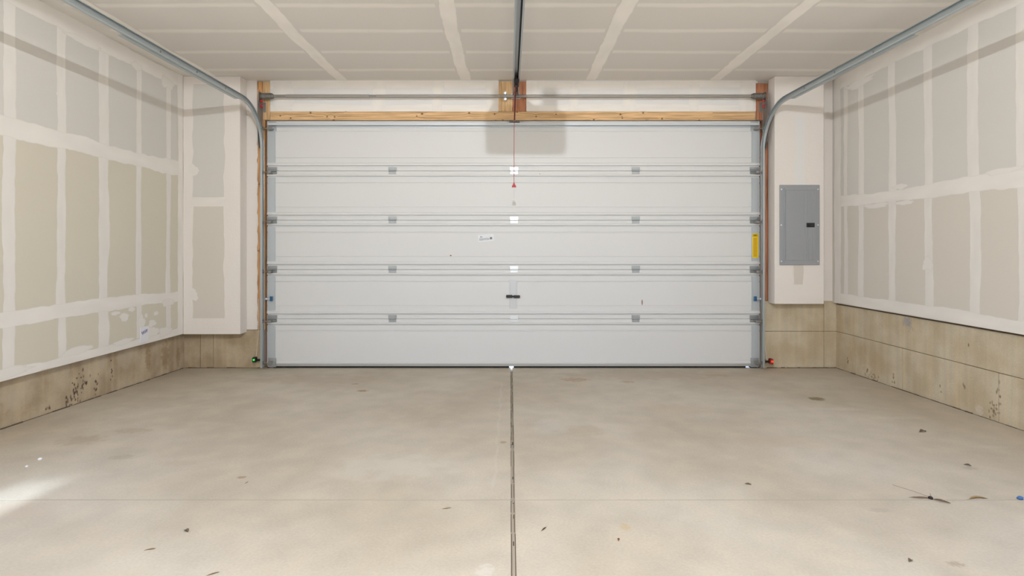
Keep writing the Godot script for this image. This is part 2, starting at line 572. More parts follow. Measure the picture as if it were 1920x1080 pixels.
func build_floor() -> void:
	var f := structure("floor", "pale beige concrete garage floor cut into four slabs by two joints", "floor")
	var zj := 2.994
	var xj := 0.011
	for q in [[-3.3, xj - 0.0095, -0.02, zj - 0.004], [xj + 0.0095, 3.32, -0.02, zj - 0.004], [-3.3, xj - 0.0095, zj + 0.004, BACK + 0.1], [xj + 0.0095, 3.32, zj + 0.004, BACK + 0.1]]:
		var m := mb(SLOPE)
		m.box(Vector3(q[0], -0.12, q[2]), Vector3(q[1], 0.0, q[3]), 0.001)
		put("slab", m, mats["floor_concrete"], f)
	# what fills the joints: dusty, crumbled, lower than the slabs
	var j := mb(SLOPE)
	j.box(Vector3(-3.3, -0.1, zj - 0.0045), Vector3(3.3, -0.0014, zj + 0.0045))
	put("joint_filler", j, mats["joint_dust"], f)
	var rng := RandomNumberGenerator.new()
	rng.seed = 8
	var k := mb(SLOPE)
	k.box(Vector3(xj - 0.011, -0.1, 0.12), Vector3(xj + 0.011, -0.010, 2.3))
	k.box(Vector3(xj - 0.011, -0.1, 2.3), Vector3(xj + 0.011, -0.0045, BACK))
	put("joint_filler", k, mats["crack"], f)
	var d := mb(SLOPE)
	var z := 0.25
	while z < 5.0:
		var l := rng.randf_range(0.03, 0.14)
		var x := xj + rng.randf_range(-0.006, 0.006)
		var h := rng.randf_range(-0.006, -0.002)
		d.box(Vector3(x - 0.0035, -0.02, z), Vector3(x + 0.0035, h, z + l), 0.002)
		z += l + rng.randf_range(0.0, 0.06)
	put("joint_crumbs", d, mats["crack"], f)
	var d2 := mb(SLOPE)
	z = 0.3
	while z < 5.0:
		var l := rng.randf_range(0.05, 0.3)
		for s in [-1.0, 1.0]:
			if rng.randf() < 0.92:
				var x: float = xj + s * rng.randf_range(0.004, 0.0085)
				d2.box(Vector3(x - 0.0014, -0.02, z), Vector3(x + 0.0014, -0.0035 if z > 2.3 else -0.009, z + l), 0.0)
		z += l + rng.randf_range(0.0, 0.02)
	for q in [3.13, 3.35, 2.99, 3.62, 2.72, 2.2]:
		d2.box(Vector3(xj - 0.003, -0.02, q), Vector3(xj + 0.005, -0.004, q + 0.035), 0.002)
	put("joint_dirt", d2, mats["crack_dark"], f)

func build_ceiling() -> void:
	var c := structure("ceiling", "unpainted drywall ceiling with four long taped seams", "ceiling")
	var xs := [-3.35, -2.883, -1.663, -0.443, 0.79, 2.01, 3.4]
	block("ceiling_backing", Vector3(-3.45, CEIL + 0.013, -0.3), Vector3(3.5, CEIL + 0.16, BACK + 0.25), mats["outside_siding"], c)
	for i in 6:
		block("drywall_panel", Vector3(xs[i] + 0.0008, CEIL, -0.02), Vector3(xs[i + 1] - 0.0008, CEIL + 0.013, BACK + 0.05), mats["paper_ceiling"], c, 0.0004)
	var dn := Vector3.DOWN
	paper = Color8(229, 224, 217)
	# faint bands over the screw lines, one per joist
	var zs := [0.32, 0.789, 1.249, 1.696, 2.16, 2.63, 3.09, 3.55, 4.0]
	for i in zs.size():
		for k in 6:
			var a: float = maxf(xs[k] + 0.07, -3.1)
			var b: float = minf(xs[k + 1] - 0.07, 3.13)
			band(c, Vector3(a, CEIL, zs[i]), Vector3.RIGHT, Vector3.BACK, dn, b - a, 0.09, 20 + i * 7 + k, 0.0005, 1.14, 0.25, 0.3, 0.7)
	for i in range(1, 6):
		band(c, Vector3(xs[i], CEIL, 0.02), Vector3.BACK, Vector3.RIGHT, dn, 4.5, 0.108, 90 + i, 0.001, 1.16, 0.22, 0.06)
	# taped inside corners
	band(c, Vector3(WALL_L + 0.06, CEIL, 0.15), Vector3.BACK, Vector3.RIGHT, dn, 4.5, 0.13, 97, 0.0007, 1.0, 0.12, 0.06)
	band(c, Vector3(WALL_R - 0.06, CEIL, 0.02), Vector3.BACK, Vector3.RIGHT, dn, 4.5, 0.13, 98, 0.0007, 1.0, 0.12, 0.06)

# a length of wall, open where the added side window is
const WZ0 := 2.38
const WZ1 := 6.1
const WY0 := 0.8
const WY1 := 2.4
func wall_shell(parent: Node, x0: float, x1: float, y0: float, material: Material, z0: float, z1: float) -> void:
	for q in [[z0, WZ0, y0, CEIL], [WZ1, z1, y0, CEIL], [WZ0, WZ1, y0, WY0], [WZ0, WZ1, WY1, CEIL]]:
		if q[1] - q[0] > 0.01:
			block("wall_section", Vector3(x0, q[2], q[0]), Vector3(x1, q[3], q[1]), material, parent)

func added_side_window(s: int, label: String) -> void:
	var w := structure("window_1" if s < 0 else "window_2", label, "window")  # added out of view to bring fill daylight into the room
	var x: float = WALL_L - 0.1 if s < 0 else WALL_R + 0.1
	var m := mb()
	m.box(Vector3(x - 0.03, WY0, WZ0), Vector3(x + 0.03, WY0 + 0.05, WZ1), 0.004)
	m.box(Vector3(x - 0.03, WY1 - 0.05, WZ0), Vector3(x + 0.03, WY1, WZ1), 0.004)
	for z in [WZ0, (WZ0 + WZ1) * 0.5 - 0.025, WZ1 - 0.05]:
		m.box(Vector3(x - 0.03, WY0 + 0.05, z), Vector3(x + 0.03, WY1 - 0.05, z + 0.05), 0.004)
	put("window_frame", m, mats["white_plastic"], w)
	for k in 2:
		var g := mb()
		var z0 := lerpf(WZ0, WZ1, k * 0.5) + 0.02
		g.box(Vector3(x - 0.003, WY0 + 0.045, z0), Vector3(x + 0.003, WY1 - 0.045, z0 + (WZ1 - WZ0) * 0.5 - 0.04))
		put("pane", g, mats["window_glass"], w)

func build_side_walls() -> void:
	var Y := Vector3.UP
	var Z := Vector3.BACK
	# left: seams at 0.735 and 1.93
	var l := structure("wall_left", "left garage wall of taped unpainted drywall above a low concrete foundation", "wall")
	wall_shell(l, WALL_L - 0.2, WALL_L - 0.013, 0.358, mats["outside_siding"], -0.3, BACK + 0.2)
	var ys := [0.355, 0.735, 1.93, CEIL]
	var papers := ["paper_beige", "paper_beige", "paper_grey"]
	for i in 3:
		block("drywall_panel", Vector3(WALL_L - 0.013, ys[i] + 0.0006, 0.0), Vector3(WALL_L, ys[i + 1] - 0.0006, WZ0), mats[papers[i]], l, 0.0004)
	wall_shell(l, WALL_L - 0.013, WALL_L, 0.355, mats["paper_grey"], WZ0, BACK)
	var nl := Vector3.RIGHT
	paper = Color8(215, 210, 199)
	clip_low = 0.3565
	var studs := [0.364, 0.77, 1.176, 1.582, 1.988]
	var widths := [0.066, 0.066, 0.105, 0.078, 0.09, 0.085, 0.09, 0.08, 0.085]
	for i in studs.size():
		band(l, Vector3(WALL_L, 0.42, studs[i]), Y, Z, nl, 0.29, widths[i] * 0.95, 200 + i, 0.0005, 0.97, 0.3, 0.06)
		band(l, Vector3(WALL_L, 0.76, studs[i] + 0.006), Y, Z, nl, 1.15, widths[i], 220 + i, 0.0005, 0.97, 0.3, 0.06)
		band(l, Vector3(WALL_L, 1.95, studs[i] - 0.004), Y, Z, nl, 0.79, widths[i], 240 + i, 0.0005, 0.97, 0.22, 0.06)
	band(l, Vector3(WALL_L, 0.735, 0.14), Z, Y, nl, 2.2, 0.10, 260, 0.0011, 1.0, 0.25, 0.06)
	band(l, Vector3(WALL_L, 1.93, 0.14), Z, Y, nl, 2.2, 0.125, 261, 0.0011, 1.0, 0.28, 0.06)
	band(l, Vector3(WALL_L, 2.765, 0.14), Z, Y, nl, 2.2, 0.13, 262, 0.0011, 1.0, 0.2, 0.06)
	band(l, Vector3(WALL_L, 0.385, 0.14), Z, Y, nl, 2.2, 0.062, 263, 0.0013, 0.99, 0.5, 0.06)
	band(l, Vector3(WALL_L, 0.36, 0.185), Y, Z, nl, CEIL - 0.37, 0.085, 264, 0.0016, 1.0, 0.25, 0.06)
	for q in [[0.60, 0.52, 0.05, 0.03], [0.55, 0.60, 0.035, 0.02], [0.95, 0.62, 0.05, 0.035], [0.86, 0.67, 0.04, 0.02], [1.05, 0.66, 0.05, 0.015], [0.68, 0.60, 0.02, 0.02], [0.95, 0.42, 0.12, 0.025], [0.62, 0.45, 0.11, 0.05], [0.74, 0.53, 0.05, 0.10], [0.42, 0.42, 0.1, 0.04], [0.37, 0.68, 0.09, 0.03], [1.45, 0.43, 0.14, 0.03], [2.02, 0.40, 0.2, 0.03], [1.62, 2.25, 0.012, 0.012]]:
		daub(l, Vector3(WALL_L, q[1], q[0]), Z, Y, q[2], q[3], int(q[0] * 900 + q[1] * 70))
	for q in [[0.8, 2.705, 0.07, 0.035], [0.38, 2.69, 0.09, 0.05], [1.4, 2.7, 0.16, 0.03]]:
		daub(l, Vector3(WALL_L, q[1], q[0]), Z, Y, q[2], q[3], int(q[0] * 900 + q[1] * 70))
	# right: one seam at 1.615, board bottom at 0.643
	var r := structure("wall_right", "right garage wall of taped unpainted drywall above a tall jointed concrete foundation", "wall")
	wall_shell(r, WALL_R + 0.013, WALL_R + 0.2, 0.646, mats["outside_siding"], -0.3, BACK + 0.2)
	ys = [0.643, 1.617, CEIL]
	papers = ["paper_warm", "paper_grey"]
	for i in 2:
		block("drywall_panel", Vector3(WALL_R, ys[i] + 0.0006, 0.0), Vector3(WALL_R + 0.013, ys[i + 1] - 0.0006, WZ0), mats[papers[i]], r, 0.0004)
	wall_shell(r, WALL_R, WALL_R + 0.013, 0.643, mats["paper_grey"], WZ0, BACK)
	var nr := Vector3.LEFT
	paper = Color8(217, 212, 203)
	clip_low = 0.6445
	studs = [0.448, 0.856, 1.257, 1.67, 2.036]
	widths = [0.075, 0.085, 0.085, 0.09, 0.08, 0.085, 0.09, 0.08, 0.085]
	for i in studs.size():
		band(r, Vector3(WALL_R, 0.70, studs[i]), Y, Z, nr, 0.9, widths[i], 300 + i, 0.0005, 0.97, 0.24, 0.06)
		band(r, Vector3(WALL_R, 1.64, studs[i] - 0.003), Y, Z, nr, 1.08, widths[i], 320 + i, 0.0005, 0.97, 0.22, 0.06)
	band(r, Vector3(WALL_R, 1.617, 0.04), Z, Y, nr, 2.3, 0.10, 340, 0.0011, 1.0, 0.28, 0.06)
	band(r, Vector3(WALL_R, 2.765, 0.04), Z, Y, nr, 2.3, 0.13, 341, 0.0011, 1.0, 0.2, 0.06)
	band(r, Vector3(WALL_R, 0.69, 0.04), Z, Y, nr, 2.3, 0.095, 342, 0.0011, 1.0, 0.18, 0.06)
	band(r, Vector3(WALL_R, 0.645, 0.085), Y, Z, nr, CEIL - 0.66, 0.11, 343, 0.0016, 1.0, 0.2, 0.06)
	band(r, Vector3(WALL_R, 0.70, 0.215), Y, Z, nr, CEIL - 0.8, 0.06, 344, 0.0007, 0.98, 0.35, 0.06)
	for q in [[1.9, 1.675, 0.16, 0.02], [0.95, 1.68, 0.08, 0.02], [0.66, 1.55, 0.17, 0.02], [1.0, 1.545, 0.10, 0.015], [1.66, 2.46, 0.02, 0.012], [0.4, 2.68, 0.2, 0.04], [1.25, 1.06, 0.05, 0.06]]:
		daub(r, Vector3(WALL_R, q[1], q[0]), Z, Y, q[2], q[3], int(q[0] * 900 + q[1] * 70))
	# foundations: cast concrete; the right one shows its form joints
	block("concrete_panel", Vector3(FOUND_L - 0.3, -0.15, -0.3), Vector3(FOUND_L, 0.338, BACK + 0.2), mats["foundation_left"], l, 0.003)
	block("joint_and_shade_backing", Vector3(FOUND_L - 0.2, 0.3, -0.28), Vector3(FOUND_L - 0.012, 0.3575, BACK + 0.18), mats["grime_and_shade"], l)  # dark strip painted in as the shade under the drywall overhang
	block("joint_and_shade_backing", Vector3(FOUND_R + 0.004, -0.15, -0.3), Vector3(FOUND_R + 0.3, 0.643, BACK + 0.2), mats["grime_and_shade"], r)  # backs the form joints; its top strip paints the overhang shade
	block("concrete_panel", Vector3(FOUND_R, 0.3625, 0.0), Vector3(FOUND_R + 0.25, 0.627, BACK), mats["foundation_right"], r, 0.002)
	var zs := [0.0, 0.926, 1.821, 2.72, 3.62, 4.52, 5.42, BACK]
	for i in 7:
		block("concrete_panel", Vector3(FOUND_R, -0.1, zs[i] + 0.0018), Vector3(FOUND_R + 0.25, 0.3585, zs[i + 1] - 0.0018), mats["foundation_right"], r, 0.002)
	# dirt gathered along the foot of both walls
	var rng := RandomNumberGenerator.new()
	rng.seed = 3
	for side in 2:
		var m := mb(SLOPE)
		var z := 0.02
		while z < 3.4:
			var s := rng.randf_range(0.02, 0.09)
			var w := rng.randf_range(0.003, 0.009)
			var x := FOUND_L if side == 0 else FOUND_R
			var sg := 1.0 if side == 0 else -1.0
			var x1 := x + sg * w
			m.box(Vector3(minf(x, x1), -0.002, z), Vector3(maxf(x, x1), w * 0.7, z + s), 0.002)
			z += s
		var o := put("dirt_line", m, mats["grime_and_shade"], l if side == 0 else r)
		o.set_meta("kind", "stuff")

func build_front_wall() -> void:
	var f := structure("wall_front", "front garage wall round the overhead door with its taped drywall header", "wall")
	var Y := Vector3.UP
	var X := Vector3.RIGHT
	var n := Vector3.BACK
	paper = Color8(232, 230, 227)
	clip_low = 0.38
	# outer shell round the opening
	block("wall_backing", Vector3(-3.45, 2.44, -0.3), Vector3(3.5, CEIL + 0.05, -0.0135), mats["outside_siding"], f)
	block("wall_backing", Vector3(-3.45, 0.36, -0.3), Vector3(-2.5, 2.44, -0.0135), mats["outside_siding"], f)
	block("wall_backing", Vector3(2.56, 0.36, -0.3), Vector3(3.5, 2.44, -0.0135), mats["outside_siding"], f)
	block("door_stop", Vector3(-2.5, -0.1, -0.3), Vector3(-2.36, 2.44, -0.055), mats["stop_brown"], f)
	block("door_stop", Vector3(2.425, -0.1, -0.3), Vector3(2.56, 2.44, -0.055), mats["stop_brown"], f)
	block("door_stop", Vector3(-2.5, 2.385, -0.3), Vector3(2.56, 2.44, -0.055), mats["outside_siding"], f)
	# drywall: header left and right of the middle pad, strips beside the jambs, back of the right corner
	block("drywall_panel", Vector3(-2.364, 2.5245, -0.013), Vector3(-0.118, CEIL, 0.0), mats["paper_pale"], f, 0.0005)
	block("drywall_panel", Vector3(0.158, 2.5245, -0.013), Vector3(2.414, CEIL, 0.0), mats["paper_pale"], f, 0.0005)
	block("drywall_panel", Vector3(-2.6, 0.378, -0.013), Vector3(-2.492, CEIL, 0.0), mats["painted_corner"], f, 0.0005)
	block("drywall_panel", Vector3(3.0, 0.66, -0.013), Vector3(WALL_R, CEIL, 0.0), mats["painted_corner"], f, 0.0005)
	for q in [[-2.364, 2.246, 400], [0.158, 2.256, 401]]:
		band(f, Vector3(q[0], 2.79, 0.0), X, Y, n, q[1], 0.085, q[2], 0.0006, 1.06, 0.2, 0.2)
		band(f, Vector3(q[0], 2.555, 0.0), X, Y, n, q[1], 0.07, q[2] + 3, 0.0006, 1.06, 0.35, 0.2)
	for q in [[-2.25, 0.2], [-1.31, 0.15], [-0.72, 0.1], [-0.17, 0.14], [0.21, 0.14], [0.62, 0.09], [1.17, 0.14], [1.82, 0.1], [2.33, 0.16]]:
		band(f, Vector3(q[0], 2.53, 0.0), Y, X, n, 0.29, q[1], 410 + int(q[0] * 10), 0.0009, 1.05, 0.35, 0.25)
	# ragged compound over the edges of the bare wood
	for i in 12:
		daub(f, Vector3(-2.493, 0.42 + i * 0.17, 0.0), X, Y, 0.010 + 0.006 * wob.get_noise_2d(i * 900.0, 5.0), 0.07, 12 + i, 0.0012)
	# concrete below: left with two form marks, right with a level joint
	block("joint_and_shade_backing", Vector3(-3.3, -0.15, -0.3), Vector3(-2.47, 0.36, -0.004), mats["grime_and_shade"], f)
	for q in [[-3.21, -3.053], [-3.049, -2.924], [-2.921, -2.455]]:
		block("concrete_panel", Vector3(q[0], -0.1, -0.2), Vector3(q[1], 0.372, 0.0), mats["foundation_left"], f, 0.002)
	block("joint_and_shade_backing", Vector3(2.53, -0.15, -0.3), Vector3(3.3, 0.62, -0.004), mats["grime_and_shade"], f)
	for q in [[2.49, 3.084], [3.0865, 3.21]]:
		block("concrete_panel", Vector3(q[0], -0.1, -0.2), Vector3(q[1], 0.3585, 0.0), mats["foundation_right"], f, 0.002)
		block("concrete_panel", Vector3(q[0], 0.362, -0.2), Vector3(q[1], 0.66, 0.0), mats["foundation_right"], f, 0.002)
	var m := mb()
	var rng := RandomNumberGenerator.new()
	rng.seed = 17
	for q in [[-3.2, -2.47], [2.52, 3.2]]:
		var x: float = q[0]
		while x < q[1]:
			var s := rng.randf_range(0.02, 0.07)
			var w := rng.randf_range(0.003, 0.009)
			m.box(Vector3(x, -0.002, 0.0), Vector3(x + s, w, w), 0.002)
			x += s
	put("dirt_line", m, mats["grime_and_shade"], f).set_meta("kind", "stuff")
	# bare framing lumber
	var pine := wood_material("pine", Color8(224, 188, 142), 4, 26, 0.2)
	var honey := wood_material("pine_honey", Color8(214, 164, 112), 9, 8)
	var red := wood_material("fir_red", Color8(192, 132, 98), 14, 5)
	var pale := wood_material("pine_pale", Color8(226, 192, 146), 23, 4, 0.15)
	var h := thing("lumber_header", "long knotty pine board across the wall above the white overhead door", "board")
	board("board", Vector3(-2.362, 2.436, -0.0125), Vector3(2.408, 2.523, 0.004), pine, h, 0.13)
	h = thing("lumber_jamb", "orange wooden jamb post behind the curved track at the left of the overhead door", "post")
	board("board", Vector3(-2.49, 0.375, -0.05), Vector3(-2.4175, 2.438, -0.002), honey, h, 0.3)
	board("board", Vector3(-2.49, 2.4405, -0.05), Vector3(-2.436, CEIL - 0.012, -0.001), honey, h, 0.9)
	board("board", Vector3(-2.434, 2.44, -0.0125), Vector3(-2.366, CEIL - 0.012, 0.003), pale, h, 0.7)
	h = thing("lumber_jamb", "reddish wooden jamb post behind the curved track beside the breaker panel column", "post")
	board("board", Vector3(2.484, 0.663, -0.05), Vector3(2.533, CEIL - 0.03, -0.002), red, h, 0.2)
	board("board", Vector3(2.414, 2.44, -0.0015), Vector3(2.495, CEIL - 0.03, 0.003), red, h, 0.55)
	h = thing("lumber_pad", "two upright wooden pads side by side on the header where the opener rail ends", "board")
	board("board", Vector3(-0.116, 2.525, -0.0125), Vector3(0.019, CEIL - 0.012, 0.006), pale, h, 0.1)
	board("board", Vector3(0.023, 2.525, -0.0125), Vector3(0.156, CEIL - 0.012, 0.005), red, h, 0.45)

func build_columns() -> void:
	var Y := Vector3.UP
	var X := Vector3.RIGHT
	var n := Vector3.BACK
	var c := structure("pillar", "boxed-out drywall column left of the overhead door with two grey paper panels", "column")
	block("drywall_panel", Vector3(WALL_L + 0.001, 0.352, 0.001), Vector3(-2.593, CEIL - 0.001, 0.138), mats["painted_corner"], c, 0.003)
	for q in [[0.506, 1.578, "paper_warm"], [1.665, 2.75, "paper_grey"]]:
		var m := mb()
		# bare paper left showing between the strokes of compound
		var n2 := 40
		var prev := []
		for i in n2 + 1:
			var y: float = lerpf(q[0], q[1], float(i) / n2)
			var a := Vector3(-3.045 + 0.012 * wob.get_noise_2d(y * 400.0, 33.0), y, 0.1386)
			var b := Vector3(-2.748 + 0.016 * wob.get_noise_2d(y * 300.0, 77.0), y, 0.1386)
			if i > 0:
				m.quad(prev[0], prev[1], b, a, n)
			prev = [a, b]
		put("paper_field", m, mats[q[2]], c)
	band(c, Vector3(-3.06, 1.622, 0.138), X, Y, n, 0.33, 0.085, 500, 0.0012, 1.0, 0.2, 0.06)
	daub(c, Vector3(-3.04, 0.73, 0.138), X, Y, 0.05, 0.05, 501, 0.001)
	daub(c, Vector3(-3.04, 1.93, 0.138), X, Y, 0.05, 0.05, 502, 0.001)
	c = structure("pillar", "boxed-out white drywall column right of the overhead door that carries the breaker panel", "column")
	block("drywall_panel", Vector3(2.535, 0.643, 0.001), Vector3(3.008, CEIL - 0.001, 0.138), mats["painted_corner"], c, 0.003)
	# thin compound over grey paper above and below the breaker panel
	for q in [[2.725, 2.83, 1.78, 2.46, "paper_pale"], [2.72, 2.80, 0.83, 1.03, "paper_warm"]]:
		var m := mb()
		var prev := []
		for i in 25:
			var y: float = lerpf(q[2], q[3], i / 24.0)
			var a := Vector3(q[0] + 0.02 * wob.get_noise_2d(y * 260.0, 133.0), y, 0.1386)
			var b := Vector3(q[1] + 0.02 * wob.get_noise_2d(y * 260.0, 177.0), y, 0.1386)
			if i > 0:
				m.quad(prev[0], prev[1], b, a, n)
			prev = [a, b]
		put("paper_field", m, mats[q[4]], c)

func build_back_wall() -> void:
	# behind the camera: solid wall with a slit added for the daylight strip
	var b := structure("wall_back", "plain drywall wall behind the camera", "wall")
	var sl := [-2.365, -2.15]
	var z0 := BACK
	var z1 := BACK + 0.14
	for q in [[-3.3, sl[0], -0.1, CEIL], [sl[1], -1.2, -0.1, CEIL], [sl[0], sl[1], -0.1, 1.3], [sl[0], sl[1], 2.12, CEIL], [-1.2, 3.32, -0.1, CEIL]]:
		block("wall_section", Vector3(q[0], q[2], z0), Vector3(q[1], q[3], z1), mats["paper_pale"], b)

func build_outside() -> void:
	var d := structure("driveway", "pale concrete driveway outside the overhead door", "driveway")
	block("apron", Vector3(-6, -0.2, -14), Vector3(6, -0.02, -0.02), mats["driveway_concrete"], d)

# ---------------------------------------------------------------- overhead door
const DX0 := -2.392
const DX1 := 2.452
func joint_y(k: int) -> float:      # k = 0 top edge, 1..4 joints, 5 bottom edge
	return [2.43, 1.938, 1.453, 0.9675, 0.4824, 0.042][k]

func hinge_mesh(w: float, ends: bool) -> MB:
	var m := mb()
	m.box(Vector3(-w / 2, 0.006, 0.0), Vector3(w / 2, 0.037, 0.0035), 0.001)
	m.box(Vector3(-w / 2 + 0.004, -0.031, 0.0), Vector3(w / 2 - 0.004, -0.006, 0.0035), 0.001)
	m.tube([Vector3(-w / 2 + 0.003, 0.001, 0.007), Vector3(w / 2 - 0.003, 0.001, 0.007)], 0.0065, 10)
	for s in [-0.30, 0.0, 0.30]:
		m.box(Vector3(w * s - w * 0.07, -0.008, 0.003), Vector3(w * s + w * 0.07, 0.010, 0.0055), 0.001)
	for s in [-0.32, 0.32]:
		for y in [0.024, -0.020]:
			m.lathe(Vector3(w * s, y, 0.003), Vector3.BACK, [[0.0055, 0.0], [0.005, 0.003], [0.0, 0.004]], 8)
	if ends:
		m.tube([Vector3(-w * 0.5, -0.018, 0.012), Vector3(w * 0.5, -0.018, 0.012)], 0.007, 10)
		m.box(Vector3(-w * 0.45, 0.014, 0.003), Vector3(w * 0.45, 0.02, 0.009), 0.001)
	return m

func build_door() -> void:
	var d := structure("door_1", "closed white five-section overhead garage door with galvanised end stiles and hinges", "garage door")
	var X := Vector3.RIGHT
	for k in 5:
		var yt := joint_y(k)
		var yb := joint_y(k + 1)
		var p := PackedVector2Array()      # (z, y), from the top down the inner face
		p.append(Vector2(-0.045, yt - 0.0005))
		if k == 0:
			for q in [[-0.002, -0.0005], [0.0, -0.003], [0.0, -0.100], [-0.003, -0.102], [-0.003, -0.105], [0.0, -0.107]]:
				p.append(Vector2(q[0], yt + q[1]))
		else:
			for q in [[-0.006, -0.0005], [0.0, -0.004], [0.0, -0.032], [0.007, -0.036], [0.007, -0.049], [0.004, -0.0505], [-0.013, -0.051], [-0.013, -0.060], [0.0, -0.0625], [0.0, -0.113], [-0.007, -0.115], [-0.007, -0.121], [0.0, -0.124]]:
				p.append(Vector2(q[0], yt + q[1]))
		if k < 4:
			for q in [[0.0, 0.133], [-0.0035, 0.130], [-0.0035, 0.126], [0.0, 0.1235], [0.0, 0.080], [0.007, 0.074], [0.007, 0.054], [0.004, 0.0525], [-0.013, 0.052], [-0.013, 0.042], [0.0, 0.040], [0.0, 0.004], [-0.006, 0.0005]]:
				p.append(Vector2(q[0], yb + q[1]))
		else:
			for q in [[0.0, 0.020], [0.006, 0.016], [0.006, 0.002], [0.0, 0.0]]:
				p.append(Vector2(q[0], yb + q[1]))
		p.append(Vector2(-0.045, yb + (0.0005 if k < 4 else 0.0)))
		var m := mb()
		m.prism(p, Vector3(DX0, 0, 0), Vector3.BACK, Vector3.UP, X * (DX1 - DX0))
		var sec := put("door_section", m, mats["door_white"], d)
		# end stiles: galvanised, with a folded inner edge
		var st := yt - (0.066 if k else 0.075)
		var sb := yb + (0.083 if k < 4 else 0.024)
		for s: int in [-1, 1]:
			var a: float = DX0 + 0.007 if s < 0 else DX1 - 0.081
			var e := mb()
			e.box(Vector3(a, sb, -0.0005), Vector3(a + 0.074, st, 0.003), 0.0008)
			var inner: float = a + 0.069 if s < 0 else a
			e.box(Vector3(inner, sb, 0.001), Vector3(inner + 0.005, st, 0.011), 0.001)
			for h in 3:
				var hy := lerpf(sb, st, 0.2 + 0.3 * h)
				e.box(Vector3(a + 0.03, hy, 0.0025), Vector3(a + 0.042, hy + 0.018, 0.0042), 0.0006)
			put("end_stile", e, mats["stile_metal"], sec)
	# hinges and rollers
	var mid := hinge_mesh(0.082, false)
	var mesh_mid = mid.st.commit()
	var endm := hinge_mesh(0.094, true)
	var mesh_end = endm.st.commit()
	for k in range(1, 5):
		for x in [-1.160, 0.036, 1.233]:
			var h := MeshInstance3D.new()
			h.mesh = mesh_mid
			h.material_override = mats["bright_zinc"] if x == 0.036 else mats["hinge_metal"]  # middle column brighter: the lamp glint is put into the metal colour
			h.name = numbered("hinge", d)
			h.position = Vector3(x, joint_y(k), 0.0002)
			d.add_child(h, true)
		for s: int in [-1, 1]:
			var h := MeshInstance3D.new()
			h.mesh = mesh_end
			h.material_override = mats["hinge_metal"]
			h.name = numbered("hinge", d)
			h.position = Vector3(DX0 + 0.052 if s < 0 else DX1 - 0.052, joint_y(k), 0.0002)
			d.add_child(h, true)
	for y in [2.345, 1.92, 1.435, 0.95, 0.465, 0.06]:
		for s: int in [-1, 1]:
			var x0: float = DX0 + 0.03 if s < 0 else DX1 - 0.03
			var x1: float = -2.4140 if s < 0 else 2.4560
			var m := mb()
			m.tube([Vector3(x0, y, 0.055), Vector3(x1 + s * 0.006, y, 0.055)], 0.005, 8)
			m.tube([Vector3(x1 + s * -0.004, y, 0.055), Vector3(x1 + s * 0.006, y, 0.055)], 0.0195, 14)
			m.box(Vector3(minf(x0, x0 - s * 0.03), y - 0.012, 0.0), Vector3(maxf(x0, x0 - s * 0.03), y + 0.012, 0.063), 0.002)
			put("roller", m, mats["dull_steel"], d)
	# stiffening strut along the top
	var sp := PackedVector2Array([Vector2(0.0, 2.405), Vector2(0.012, 2.407), Vector2(0.05, 2.402), Vector2(0.05, 2.378), Vector2(0.047, 2.378), Vector2(0.047, 2.398), Vector2(0.012, 2.402), Vector2(0.003, 2.402), Vector2(0.003, 2.362), Vector2(0.0, 2.362)])
	var sm := mb()
	sm.prism(sp, Vector3(DX0 + 0.025, 0, 0.0), Vector3.BACK, Vector3.UP, X * (DX1 - DX0 - 0.05))
	put("top_strut", sm, mats["strut_metal"], d)
	for s: int in [-1, 1]:
		var tm := mb()
		var a: float = DX0 + 0.012 if s < 0 else DX1 - 0.092
		tm.box(Vector3(a, 2.33, 0.0005), Vector3(a + 0.08, 2.425, 0.0035), 0.001)
		tm.box(Vector3(a + 0.02, 2.345, 0.003), Vector3(a + 0.06, 2.36, 0.03), 0.002)
		put("top_bracket", tm, mats["galvanised"], d)
		var bm := mb()
		bm.box(Vector3(a, 0.03, 0.006), Vector3(a + 0.08, 0.10, 0.009), 0.001)
		bm.box(Vector3(a, 0.012, 0.006), Vector3(a + 0.08, 0.03, 0.02), 0.002)
		put("bottom_bracket", bm, mats["galvanised"], d)
	# bottom edge: grey retainer and black rubber, with small gaps where daylight gets through
	var rm := mb()
	rm.box(Vector3(DX0, 0.018, -0.04), Vector3(DX1, 0.042, 0.004), 0.002)
	put("seal_retainer", rm, mats["retainer_grey"], d)
	var bs := mb()
	var xs := [[DX0, -2.375], [-2.335, -0.013], [0.033, 2.315], [2.36, 2.425], [2.44, DX1]]
	for q in xs:
		bs.box(Vector3(q[0], 0.0, -0.04), Vector3(q[1], 0.018, 0.001), 0.003)
	put("bottom_seal", bs, mats["black_rubber"], d)
	# slide lock in the middle of the fourth section
	var lk := mb()
	lk.box(Vector3(-0.012, 0.585, 0.0), Vector3(0.068, 0.865, 0.003), 0.0012)
	lk.box(Vector3(-0.002, 0.60, 0.002), Vector3(0.003, 0.845, 0.010), 0.001)
	lk.box(Vector3(0.053, 0.60, 0.002), Vector3(0.058, 0.845, 0.010), 0.001)
	lk.lathe(Vector3(0.028, 0.706, 0.003), Vector3.BACK, [[0.016, 0.0], [0.016, 0.012], [0.008, 0.016], [0.0, 0.016]], 14)
	var lo := put("slide_lock", lk, mat("lock_plate", Color8(206, 208, 210), 0.45, 0.3), d)
	var hb := mb()
	hb.box(Vector3(-0.042, 0.692, 0.018), Vector3(0.020, 0.720, 0.032), 0.006)
	hb.box(Vector3(0.030, 0.690, 0.018), Vector3(0.094, 0.717, 0.032), 0.006)
	hb.box(Vector3(0.018, 0.697, 0.013), Vector3(0.034, 0.713, 0.026), 0.003)
	put("lock_handle", hb, mats["black_plastic"], lo).set_meta("label", "black crossbar handle")
